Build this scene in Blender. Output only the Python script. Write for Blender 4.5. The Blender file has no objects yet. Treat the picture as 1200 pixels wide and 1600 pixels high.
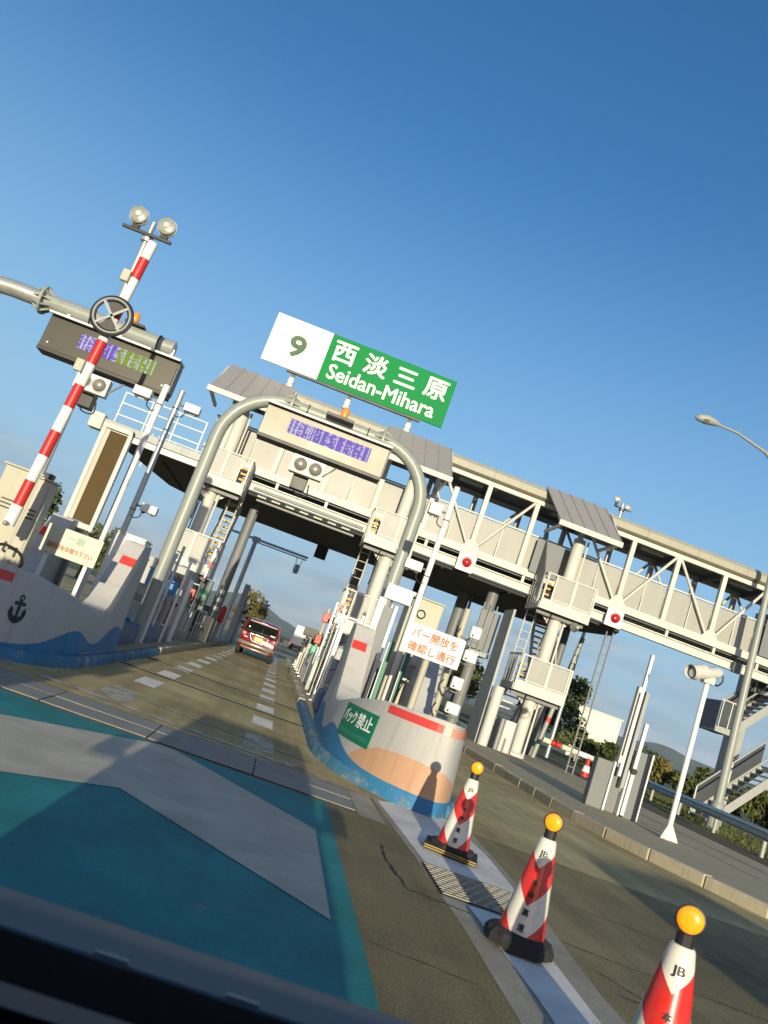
import bpy, bmesh, math, random
from mathutils import Vector, Matrix
random.seed(7)
R = math.radians
scene = bpy.context.scene
COL = scene.collection

# ------------------------------------------------------------------ camera, sky, sun, exposure
CAM = Vector((0.0, 0.0, 1.25))
YAW, PITCH, ROLL, FPX = R(4.001), R(10.582), R(19.962), 1256.4
fwd = Vector((math.sin(YAW) * math.cos(PITCH), math.cos(YAW) * math.cos(PITCH), math.sin(PITCH)))
rgt = Vector((math.cos(YAW), -math.sin(YAW), 0))
upv = rgt.cross(fwd)
cr = math.cos(ROLL) * rgt + math.sin(ROLL) * upv
cu_ = -math.sin(ROLL) * rgt + math.cos(ROLL) * upv
cam_d = bpy.data.cameras.new("camera")
cam = bpy.data.objects.new("camera", cam_d)
COL.objects.link(cam)
cam.matrix_world = Matrix(((cr.x, cu_.x, -fwd.x, CAM.x), (cr.y, cu_.y, -fwd.y, CAM.y), (cr.z, cu_.z, -fwd.z, CAM.z), (0, 0, 0, 1)))
cam_d.sensor_fit = 'VERTICAL'
cam_d.sensor_height = 36.0
cam_d.lens = FPX / 1600 * 36.0
cam_d.dof.use_dof = True                 # a phone lens focused on the gate
cam_d.dof.focus_distance = 15.0
cam_d.dof.aperture_fstop = 6.3
cam_d.clip_start = 0.05
cam_d.clip_end = 20000
scene.camera = cam

SUN_EL, SUN_AZ = R(8.7), R(181.5)      # the sun stands low behind the camera
world = bpy.data.worlds.new("World")
scene.world = world
world.use_nodes = True
wn, wl = world.node_tree.nodes, world.node_tree.links
wn.clear()
w_out = wn.new('ShaderNodeOutputWorld')
w_bg = wn.new('ShaderNodeBackground')
w_bg.inputs['Strength'].default_value = 0.15
w_sky = wn.new('ShaderNodeTexSky')
w_sky.sky_type = 'NISHITA'
w_sky.sun_disc = False
w_sky.sun_elevation = SUN_EL
w_sky.sun_rotation = SUN_AZ
w_sky.altitude = 50
w_sky.air_density = 1.0
w_sky.dust_density = 1.8
w_sky.ozone_density = 1.6
# thin grey-blue cloud banks close to the horizon
w_tc = wn.new('ShaderNodeTexCoord')
w_sep = wn.new('ShaderNodeSeparateXYZ')
wl.new(w_tc.outputs['Generated'], w_sep.inputs[0])
w_map = wn.new('ShaderNodeMapping')
w_map.inputs['Scale'].default_value = (3.0, 3.0, 16.0)
wl.new(w_tc.outputs['Generated'], w_map.inputs[0])
w_noise = wn.new('ShaderNodeTexNoise')
w_noise.inputs['Scale'].default_value = 1.6
w_noise.inputs['Detail'].default_value = 7
w_noise.inputs['Roughness'].default_value = 0.52
wl.new(w_map.outputs[0], w_noise.inputs['Vector'])
w_off = wn.new('ShaderNodeMath'); w_off.operation = 'MULTIPLY_ADD'      # ragged upper edge of the cloud veil
w_off.inputs[1].default_value = -0.36; wl.new(w_noise.outputs['Fac'], w_off.inputs[0]); wl.new(w_sep.outputs['Z'], w_off.inputs[2])
w_thr = wn.new('ShaderNodeMapRange'); w_thr.interpolation_type = 'SMOOTHSTEP'
w_thr.inputs['From Min'].default_value = -0.19
w_thr.inputs['From Max'].default_value = -0.02
w_thr.inputs['To Min'].default_value = 0.92
w_thr.inputs['To Max'].default_value = 0.0
wl.new(w_off.outputs[0], w_thr.inputs['Value'])
w_ccol = wn.new('ShaderNodeMixRGB')
w_ccol.inputs[1].default_value = (1.55, 2.0, 2.4, 1)
w_ccol.inputs[2].default_value = (2.4, 2.75, 2.95, 1)
w_n2 = wn.new('ShaderNodeTexNoise'); w_n2.inputs['Scale'].default_value = 3.4; w_n2.inputs['Detail'].default_value = 5
wl.new(w_map.outputs[0], w_n2.inputs['Vector'])
w_r2 = wn.new('ShaderNodeMapRange'); w_r2.inputs['From Min'].default_value = 0.42; w_r2.inputs['From Max'].default_value = 0.66
wl.new(w_n2.outputs['Fac'], w_r2.inputs['Value']); wl.new(w_r2.outputs[0], w_ccol.inputs[0])
w_mix = wn.new('ShaderNodeMixRGB')
w_hs = wn.new('ShaderNodeHueSaturation'); w_hs.inputs['Saturation'].default_value = 1.42; w_hs.inputs['Value'].default_value = 0.95
wl.new(w_sky.outputs[0], w_hs.inputs['Color'])
w_tint = wn.new('ShaderNodeMixRGB'); w_tint.blend_type = 'MULTIPLY'; w_tint.inputs[0].default_value = 1.0
w_tint.inputs[2].default_value = (1.16, 0.99, 1.10, 1)
wl.new(w_hs.outputs[0], w_tint.inputs[1])
w_veil = wn.new('ShaderNodeMapRange'); w_veil.interpolation_type = 'SMOOTHSTEP'   # pale lower sky
w_veil.inputs['From Min'].default_value = 0.02; w_veil.inputs['From Max'].default_value = 0.62
w_veil.inputs['To Min'].default_value = 0.88; w_veil.inputs['To Max'].default_value = 0.0
wl.new(w_sep.outputs['Z'], w_veil.inputs['Value'])
w_vm = wn.new('ShaderNodeMixRGB'); w_vm.inputs[2].default_value = (1.30, 2.48, 3.62, 1)
wl.new(w_veil.outputs[0], w_vm.inputs[0]); wl.new(w_tint.outputs[0], w_vm.inputs[1])
wl.new(w_thr.outputs[0], w_mix.inputs[0]); wl.new(w_vm.outputs[0], w_mix.inputs[1]); wl.new(w_ccol.outputs[0], w_mix.inputs[2])
wl.new(w_mix.outputs[0], w_bg.inputs['Color']); wl.new(w_bg.outputs[0], w_out.inputs['Surface'])

sun_d = bpy.data.lights.new("sun", 'SUN')
sun_d.energy = 4.5
sun_d.angle = R(0.5)
sun_d.color = (1.0, 0.90, 0.65)
sun = bpy.data.objects.new("sun", sun_d)
COL.objects.link(sun)
_to = Vector((-math.sin(SUN_AZ) * math.cos(SUN_EL), -math.cos(SUN_AZ) * math.cos(SUN_EL), -math.sin(SUN_EL)))
sun.rotation_euler = _to.to_track_quat('-Z', 'Y').to_euler()
sun.location = (0, -40, 30)
vs = scene.view_settings
vs.view_transform = 'Standard'; vs.look = 'None'; vs.gamma = 1.0; vs.exposure = 0.48; vs.use_curve_mapping = False
scene.cycles.max_bounces = 6
scene.cycles.diffuse_bounces = 3
scene.cycles.use_denoising = True

# ------------------------------------------------------------------ materials
def _n(nt, t, **kw):
    n = nt.nodes.new(t)
    for k, v in kw.items():
        if k in n.inputs: n.inputs[k].default_value = v
        else: setattr(n, k, v)
    return n

def mat(name, col, rough=0.6, metal=0.0, var=0.12, scale=3.0, grime=0.0, bump=0.0, bscale=60.0, spec=0.4, coat=0.0, emit=None, estr=0.0, stretch=None):
    """One surface: base colour, cloudy variation, dirt blotches or streaks and fine relief."""
    m = bpy.data.materials.new(name)
    m.use_nodes = True
    nt = m.node_tree
    b = nt.nodes['Principled BSDF']
    b.inputs['Roughness'].default_value = rough
    b.inputs['Metallic'].default_value = metal
    b.inputs['Specular IOR Level'].default_value = spec
    if coat: b.inputs['Coat Weight'].default_value = coat
    c4 = (*col, 1)
    geo = _n(nt, 'ShaderNodeNewGeometry')
    src = geo.outputs['Position']
    if stretch:
        mp = _n(nt, 'ShaderNodeMapping'); mp.inputs['Scale'].default_value = stretch
        nt.links.new(src, mp.inputs[0]); src = mp.outputs[0]
    nz = _n(nt, 'ShaderNodeTexNoise', Scale=scale, Detail=6.0, Roughness=0.6)
    nt.links.new(src, nz.inputs['Vector'])
    mx = _n(nt, 'ShaderNodeMixRGB', blend_type='MIX')
    mx.inputs[1].default_value = (*[max(0, x * (1 - var)) for x in col], 1)
    mx.inputs[2].default_value = (*[min(1, x * (1 + var)) for x in col], 1)
    nt.links.new(nz.outputs['Fac'], mx.inputs[0])
    out = mx.outputs[0]
    if grime:
        mp = _n(nt, 'ShaderNodeMapping'); mp.inputs['Scale'].default_value = (1.6, 1.6, 0.22)
        nt.links.new(geo.outputs['Position'], mp.inputs[0])
        n2 = _n(nt, 'ShaderNodeTexNoise', Scale=scale * 2.7, Detail=8.0, Roughness=0.7)
        nt.links.new(mp.outputs[0], n2.inputs['Vector'])
        rp = _n(nt, 'ShaderNodeMapRange'); rp.inputs['From Min'].default_value = 0.46; rp.inputs['From Max'].default_value = 0.70; rp.inputs['To Max'].default_value = grime
        nt.links.new(n2.outputs['Fac'], rp.inputs['Value'])
        m2 = _n(nt, 'ShaderNodeMixRGB'); m2.inputs[2].default_value = (*[x * 0.45 + y for x, y in zip(col, (0.012, 0.009, 0.004))], 1)
        nt.links.new(rp.outputs[0], m2.inputs[0]); nt.links.new(out, m2.inputs[1]); out = m2.outputs[0]
    if grime >= 0.2:
        mq = _n(nt, 'ShaderNodeMapping'); mq.inputs['Scale'].default_value = (14, 14, 0.9)
        nt.links.new(geo.outputs['Position'], mq.inputs[0])
        n4 = _n(nt, 'ShaderNodeTexNoise', Scale=1.0, Detail=5.0, Roughness=0.6); nt.links.new(mq.outputs[0], n4.inputs['Vector'])
        rq = _n(nt, 'ShaderNodeMapRange'); rq.inputs['From Min'].default_value = 0.60; rq.inputs['From Max'].default_value = 0.78; rq.inputs['To Max'].default_value = 0.55
        nt.links.new(n4.outputs['Fac'], rq.inputs['Value'])
        m7 = _n(nt, 'ShaderNodeMixRGB', blend_type='MULTIPLY'); m7.inputs[2].default_value = (0.60, 0.47, 0.34, 1)
        nt.links.new(rq.outputs[0], m7.inputs[0]); nt.links.new(out, m7.inputs[1]); out = m7.outputs[0]
    nt.links.new(out, b.inputs['Base Color'])
    rr = _n(nt, 'ShaderNodeMapRange'); rr.inputs['To Min'].default_value = max(0.03, rough - 0.08); rr.inputs['To Max'].default_value = min(1, rough + 0.1)
    nt.links.new(nz.outputs['Fac'], rr.inputs['Value']); nt.links.new(rr.outputs[0], b.inputs['Roughness'])
    if bump:
        n3 = _n(nt, 'ShaderNodeTexNoise', Scale=bscale, Detail=4.0)
        nt.links.new(geo.outputs['Position'], n3.inputs['Vector'])
        bp = _n(nt, 'ShaderNodeBump', Strength=bump, Distance=0.01)
        nt.links.new(n3.outputs['Fac'], bp.inputs['Height']); nt.links.new(bp.outputs[0], b.inputs['Normal'])
    if emit:
        b.inputs['Emission Color'].default_value = (*emit, 1); b.inputs['Emission Strength'].default_value = estr
    return m

M = {}
M['white'] = mat('white_paint', (0.74, 0.73, 0.70), 0.5, var=0.05, scale=1.5, grime=0.22)
M['cream'] = mat('cream_steel', (0.54, 0.525, 0.48), 0.5, var=0.06, scale=1.2, grime=0.28)
M['panel'] = mat('balustrade_panel', (0.31, 0.305, 0.285), 0.45, var=0.08, scale=0.9, grime=0.15)
M['grey'] = mat('grey_paint', (0.31, 0.32, 0.31), 0.45, var=0.08, scale=2, grime=0.25)
M['greydark'] = mat('dark_grey_paint', (0.16, 0.17, 0.18), 0.5, var=0.1, scale=2, grime=0.2)
M['greymid'] = mat('mid_grey_paint_and_shade', (0.17, 0.175, 0.18), 0.5, var=0.08, scale=2, grime=0.2)
M['stairglass'] = mat('smoked_panel', (0.05, 0.058, 0.068), 0.35, var=0.15, scale=2)
M['polegrey'] = mat('pole_grey', (0.265, 0.285, 0.262), 0.4, var=0.08, scale=2.5, grime=0.25, spec=0.5)
M['galv'] = mat('galvanised_steel', (0.44, 0.45, 0.45), 0.38, metal=0.55, var=0.15, scale=6, grime=0.2)
M['black'] = mat('black_plastic', (0.018, 0.018, 0.02), 0.45, var=0.2)
M['dash'] = mat('dashboard_plastic', (0.0025, 0.0025, 0.003), 0.85, var=0.15, bump=0.15, bscale=400, spec=0.05)
M['reflection_cowl'] = mat('cowl_reflection', (0.085, 0.105, 0.115), 0.5, var=0.25, scale=9)  # tint imitates the dashboard's reflection in the windscreen
M['rubber'] = mat('rubber', (0.022, 0.022, 0.022), 0.8, var=0.3, bump=0.4, bscale=90)
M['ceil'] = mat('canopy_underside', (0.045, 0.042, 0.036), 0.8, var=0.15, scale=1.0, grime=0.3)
M['roof'] = mat('roof_sheet', (0.27, 0.26, 0.26), 0.5, var=0.08, scale=1.5, grime=0.2)
M['gutter'] = mat('gutter_steel', (0.33, 0.315, 0.25), 0.5, var=0.07, scale=1.5, grime=0.25)
M['yellow'] = mat('yellow_paint', (0.50, 0.30, 0.04), 0.5, var=0.1, grime=0.2)
M['orange'] = mat('orange_lamp', (0.85, 0.32, 0.01), 0.22, var=0.06, coat=0.5, emit=(1.0, 0.38, 0.01), estr=0.18)
M['amber'] = mat('amber_beacon', (0.75, 0.25, 0.02), 0.2, var=0.1, coat=0.6)
M['red'] = mat('red_paint', (0.50, 0.022, 0.02), 0.4, var=0.1, scale=4, grime=0.12)
M['reflred'] = mat('red_reflective', (0.55, 0.05, 0.04), 0.35, var=0.1, scale=12)
M['reflpale'] = mat('pale_red_reflective', (0.60, 0.26, 0.17), 0.35, var=0.1, scale=12)
M['boothgreen'] = mat('booth_green_shaded', (0.004, 0.055, 0.036), 0.4, var=0.1)  # green lowered to carry the shade on the booth panel
M['conewhite'] = mat('cone_white', (0.70, 0.68, 0.62), 0.35, var=0.05)
M['signgreen'] = mat('sign_green', (0.003, 0.20, 0.052), 0.5, var=0.18, scale=0.35, spec=0.08)
M['signgreen2'] = mat('notice_green', (0.005, 0.15, 0.088), 0.4, var=0.08, scale=5)
M['signtext'] = mat('sign_white', (0.80, 0.79, 0.74), 0.5, var=0.02)
M['signwhite'] = mat('sign_white_face', (0.78, 0.77, 0.68), 0.45, var=0.02)
M['numgreen'] = mat('numeral_green', (0.006, 0.075, 0.026), 0.5, var=0.02)
M['redtext'] = mat('red_lettering', (0.50, 0.10, 0.03), 0.5, var=0.05)
M['fadered'] = mat('faded_red_lettering', (0.50, 0.22, 0.15), 0.6, var=0.15, scale=20)
M['fadegreen'] = mat('faded_green_lettering', (0.33, 0.46, 0.36), 0.6, var=0.1, scale=20)
M['fadetext'] = mat('faded_notice_lettering', (0.10, 0.36, 0.26), 0.6, var=0.1, scale=20)
M['yellowsign'] = mat('yellowed_board', (0.62, 0.59, 0.44), 0.5, var=0.06, scale=3, grime=0.15)
M['bronze'] = mat('bronze_acrylic', (0.085, 0.058, 0.026), 0.7, var=0.22, scale=2, bump=0.15, bscale=120, spec=0.08)
M['tan'] = mat('tan_steel', (0.40, 0.38, 0.30), 0.5, var=0.06, scale=1.5, grime=0.25)
M['bluedeep'] = mat('blue_block_paint', (0.035, 0.10, 0.22), 0.45, var=0.15, scale=3, grime=0.2)
M['kerb'] = mat('kerb_concrete', (0.42, 0.37, 0.26), 0.85, var=0.2, scale=5, grime=0.4, bump=0.5)
M['island'] = mat('island_concrete', (0.36, 0.315, 0.20), 0.85, var=0.2, scale=2, grime=0.4, bump=0.4)
M['metal'] = mat('bare_metal', (0.30, 0.29, 0.27), 0.4, metal=0.7, var=0.2, scale=8, grime=0.3)
M['grate'] = mat('steel_grate', (0.27, 0.255, 0.21), 0.5, metal=0.35, var=0.25, scale=15, grime=0.3)
M['crack'] = mat('crack_filler', (0.022, 0.02, 0.018), 0.9, var=0.3)
M['cover'] = mat('drain_cover', (0.25, 0.24, 0.21), 0.8, var=0.25, scale=3, grime=0.4, bump=0.4)
M['trim'] = mat('chrome', (0.75, 0.74, 0.70), 0.15, metal=0.9, var=0.03)
M['silver'] = mat('silver_bumper', (0.34, 0.32, 0.28), 0.3, metal=0.5, var=0.05)
M['carred'] = mat('red_car_paint', (0.17, 0.006, 0.014), 0.25, var=0.05, coat=0.8)
M['carwhite'] = mat('white_car_paint', (0.70, 0.70, 0.70), 0.3, var=0.03, coat=0.6)
M['carpink'] = mat('pink_car_paint', (0.55, 0.16, 0.2), 0.3, var=0.03, coat=0.6)
M['carblue'] = mat('blue_car_paint', (0.05, 0.10, 0.16), 0.3, var=0.03, coat=0.6)
M['glass'] = mat('dark_glass', (0.008, 0.012, 0.011), 0.06, var=0.1, spec=0.6)
M['tail'] = mat('tail_lamp', (0.62, 0.12, 0.12), 0.15, var=0.1, coat=0.8)
M['plate'] = mat('yellow_plate', (0.75, 0.50, 0.02), 0.4, var=0.03)
M['lens'] = mat('lamp_lens', (0.26, 0.25, 0.22), 0.28, metal=0.3, var=0.3, scale=20, coat=0.6)
M['flood'] = mat('floodlight_lens', (0.42, 0.41, 0.33), 0.12, metal=0.45, var=0.2, scale=14, coat=0.7)
M['redlens'] = mat('red_lens', (0.42, 0.008, 0.012), 0.12, var=0.2, scale=20, coat=0.8)
M['steelbox'] = mat('display_steel', (0.20, 0.19, 0.165), 0.45, metal=0.35, var=0.08, scale=1.2, grime=0.12)
M['steelboxdark'] = mat('display_steel_dark', (0.042, 0.040, 0.032), 0.40, metal=0.3, var=0.1, scale=1.2, grime=0.1)
M['building'] = mat('pale_cladding', (0.70, 0.67, 0.54), 0.6, var=0.04, scale=0.3, grime=0.08)
M['greenpole'] = mat('green_pole', (0.01, 0.14, 0.09), 0.4, var=0.1)
M['soil'] = mat('soil', (0.075, 0.06, 0.035), 0.95, var=0.4, scale=3, bump=0.6, bscale=30)
M['trunk'] = mat('bark', (0.10, 0.075, 0.05), 0.9, var=0.3, scale=8)
M['skyblue'] = mat('blue_tarpaulin', (0.03, 0.19, 0.42), 0.5, var=0.15, scale=6)
M['emgreen'] = mat('green_lamp_sign', (0.02, 0.33, 0.20), 0.4, var=0.1)
M['bluewall'] = mat('dark_blue_panel', (0.03, 0.06, 0.12), 0.4, var=0.2)

def road_mat(name='lane_concrete', k=1.0):
    m = bpy.data.materials.new(name); m.use_nodes = True; nt = m.node_tree; L = nt.links
    b = nt.nodes['Principled BSDF']; b.inputs['Roughness'].default_value = 0.8; b.inputs['Specular IOR Level'].default_value = 0.25
    g = _n(nt, 'ShaderNodeNewGeometry')
    big = _n(nt, 'ShaderNodeTexNoise', Scale=0.55, Detail=7.0, Roughness=0.62); L.new(g.outputs['Position'], big.inputs['Vector'])
    mp = _n(nt, 'ShaderNodeMapping'); mp.inputs['Scale'].default_value = (2.6, 0.12, 1)
    L.new(g.outputs['Position'], mp.inputs[0])
    st = _n(nt, 'ShaderNodeTexNoise', Scale=1.0, Detail=6.0, Roughness=0.65); L.new(mp.outputs[0], st.inputs['Vector'])
    fine = _n(nt, 'ShaderNodeTexNoise', Scale=70.0, Detail=3.0); L.new(g.outputs['Position'], fine.inputs['Vector'])
    r1 = _n(nt, 'ShaderNodeValToRGB'); e = r1.color_ramp.elements
    e[0].position = 0.30; e[0].color = (0.28 * k, 0.225 * k, 0.105 * k, 1); e[1].position = 0.72; e[1].color = (0.62 * k, 0.505 * k, 0.25 * k, 1)
    L.new(big.outputs['Fac'], r1.inputs[0])
    r2 = _n(nt, 'ShaderNodeValToRGB'); e = r2.color_ramp.elements
    e[0].position = 0.33; e[0].color = (0.72, 0.70, 0.67, 1); e[1].position = 0.62; e[1].color = (1.05, 1.05, 1.05, 1)
    L.new(st.outputs['Fac'], r2.inputs[0])
    r3 = _n(nt, 'ShaderNodeValToRGB'); e = r3.color_ramp.elements
    e[0].position = 0.30; e[0].color = (0.62, 0.62, 0.62, 1); e[1].position = 0.66; e[1].color = (1.15, 1.15, 1.15, 1)
    L.new(fine.outputs['Fac'], r3.inputs[0])
    a = _n(nt, 'ShaderNodeMixRGB', blend_type='MULTIPLY'); a.inputs[0].default_value = 1.0
    L.new(r1.outputs[0], a.inputs[1]); L.new(r2.outputs[0], a.inputs[2])
    c = _n(nt, 'ShaderNodeMixRGB', blend_type='MULTIPLY'); c.inputs[0].default_value = 1.0
    L.new(a.outputs[0], c.inputs[1]); L.new(r3.outputs[0], c.inputs[2])
    L.new(c.outputs[0], b.inputs['Base Color'])
    bp = _n(nt, 'ShaderNodeBump', Strength=0.35, Distance=0.01); L.new(fine.outputs['Fac'], bp.inputs['Height']); L.new(bp.outputs[0], b.inputs['Normal'])
    return m
M['road'] = road_mat()
M['slab'] = road_mat('approach_concrete', 0.54)

def paint_mat(name, col, wear, under=(0.27, 0.235, 0.17), scale=5.0, speck=0.25):
    """Road paint that has worn through to the concrete in places."""
    m = bpy.data.materials.new(name); m.use_nodes = True; nt = m.node_tree; L = nt.links
    b = nt.nodes['Principled BSDF']; b.inputs['Roughness'].default_value = 0.75; b.inputs['Specular IOR Level'].default_value = 0.25
    g = _n(nt, 'ShaderNodeNewGeometry')
    n1 = _n(nt, 'ShaderNodeTexNoise', Scale=scale, Detail=8.0, Roughness=0.7); L.new(g.outputs['Position'], n1.inputs['Vector'])
    rr = _n(nt, 'ShaderNodeMapRange', interpolation_type='SMOOTHSTEP'); rr.inputs['From Min'].default_value = 0.62 - wear * 0.4; rr.inputs['From Max'].default_value = 0.78 - wear * 0.35
    L.new(n1.outputs['Fac'], rr.inputs['Value'])
    n2 = _n(nt, 'ShaderNodeTexNoise', Scale=110.0, Detail=2.0); L.new(g.outputs['Position'], n2.inputs['Vector'])
    n9 = _n(nt, 'ShaderNodeTexNoise', Scale=1.7, Detail=7.0, Roughness=0.65); L.new(g.outputs['Position'], n9.inputs['Vector'])
    sp = _n(nt, 'ShaderNodeMixRGB'); sp.inputs[1].default_value = (*[x * (1 - speck) for x in col], 1); sp.inputs[2].default_value = (*[min(1, x * (1 + speck)) for x in col], 1)
    L.new(n2.outputs['Fac'], sp.inputs[0])
    cl = _n(nt, 'ShaderNodeMapRange'); cl.inputs['From Min'].default_value = 0.3; cl.inputs['From Max'].default_value = 0.7; cl.inputs['To Min'].default_value = 0.76; cl.inputs['To Max'].default_value = 1.18
    L.new(n9.outputs['Fac'], cl.inputs['Value'])
    dirt = _n(nt, 'ShaderNodeMixRGB', blend_type='MULTIPLY'); dirt.inputs[0].default_value = 1.0; L.new(sp.outputs[0], dirt.inputs[1]); L.new(cl.outputs[0], dirt.inputs[2])
    mx = _n(nt, 'ShaderNodeMixRGB'); mx.inputs[2].default_value = (*under, 1)
    L.new(rr.outputs[0], mx.inputs[0]); L.new(dirt.outputs[0], mx.inputs[1]); L.new(mx.outputs[0], b.inputs['Base Color'])
    bp = _n(nt, 'ShaderNodeBump', Strength=0.4, Distance=0.008); L.new(n2.outputs['Fac'], bp.inputs['Height']); L.new(bp.outputs[0], b.inputs['Normal'])
    return m
M['bluepaint'] = paint_mat('blue_kerb_paint', (0.05, 0.17, 0.28), 0.30, under=(0.30, 0.29, 0.24), scale=3.5)
M['linewhite'] = paint_mat('white_line_paint', (0.74, 0.72, 0.66), 0.08)
M['lineworn'] = paint_mat('worn_white_paint', (0.46, 0.44, 0.38), 0.52, scale=4)
M['boxwhite'] = paint_mat('white_block_paint', (0.70, 0.67, 0.60), 0.06, scale=3, speck=0.1)
M['teal'] = paint_mat('teal_paint', (0.018, 0.205, 0.205), 0.02, scale=2, speck=0.35)
M['beige'] = paint_mat('beige_paint', (0.47, 0.42, 0.325), 0.02, scale=2, speck=0.3)
M['edging'] = paint_mat('concrete_edging', (0.33, 0.30, 0.23), 0.15, scale=4)

def ground_mat():
    m = bpy.data.materials.new('grass_ground'); m.use_nodes = True; nt = m.node_tree; L = nt.links
    b = nt.nodes['Principled BSDF']; b.inputs['Roughness'].default_value = 0.95
    g = _n(nt, 'ShaderNodeNewGeometry')
    n1 = _n(nt, 'ShaderNodeTexNoise', Scale=0.8, Detail=9.0, Roughness=0.7); L.new(g.outputs['Position'], n1.inputs['Vector'])
    r = _n(nt, 'ShaderNodeValToRGB'); e = r.color_ramp.elements
    e[0].position = 0.35; e[0].color = (0.035, 0.06, 0.014, 1); e[1].position = 0.65; e[1].color = (0.12, 0.13, 0.035, 1)
    L.new(n1.outputs['Fac'], r.inputs[0]); L.new(r.outputs[0], b.inputs['Base Color'])
    bp = _n(nt, 'ShaderNodeBump', Strength=0.8, Distance=0.1); n2 = _n(nt, 'ShaderNodeTexNoise', Scale=14.0, Detail=5.0)
    L.new(g.outputs['Position'], n2.inputs['Vector']); L.new(n2.outputs['Fac'], bp.inputs['Height']); L.new(bp.outputs[0], b.inputs['Normal'])
    return m
M['ground'] = ground_mat()

def leaf_mat(name, c0, c1):
    m = bpy.data.materials.new(name); m.use_nodes = True; nt = m.node_tree; L = nt.links
    b = nt.nodes['Principled BSDF']; b.inputs['Roughness'].default_value = 0.7; b.inputs['Specular IOR Level'].default_value = 0.2
    g = _n(nt, 'ShaderNodeNewGeometry')
    n1 = _n(nt, 'ShaderNodeTexNoise', Scale=1.3, Detail=4.0); L.new(g.outputs['Position'], n1.inputs['Vector'])
    r = _n(nt, 'ShaderNodeMixRGB'); r.inputs[1].default_value = (*c0, 1); r.inputs[2].default_value = (*c1, 1)
    ad = _n(nt, 'ShaderNodeMath', operation='ADD'); sc = _n(nt, 'ShaderNodeMath', operation='MULTIPLY_ADD')
    sc.inputs[1].default_value = 0.6; sc.inputs[2].default_value = -0.3
    L.new(g.outputs['Random Per Island'], sc.inputs[0]); L.new(n1.outputs['Fac'], ad.inputs[0]); L.new(sc.outputs[0], ad.inputs[1])
    L.new(ad.outputs[0], r.inputs[0]); L.new(r.outputs[0], b.inputs['Base Color'])
    return m
M['leafdark'] = leaf_mat('dark_leaves', (0.022, 0.040, 0.012), (0.075, 0.095, 0.028))
M['leaf'] = leaf_mat('green_leaves', (0.04, 0.065, 0.016), (0.12, 0.125, 0.035))
M['leafyel'] = leaf_mat('yellowing_leaves', (0.09, 0.085, 0.02), (0.20, 0.16, 0.05))
M['hill'] = leaf_mat('hill_woods', (0.035, 0.055, 0.03), (0.06, 0.08, 0.04))

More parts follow.
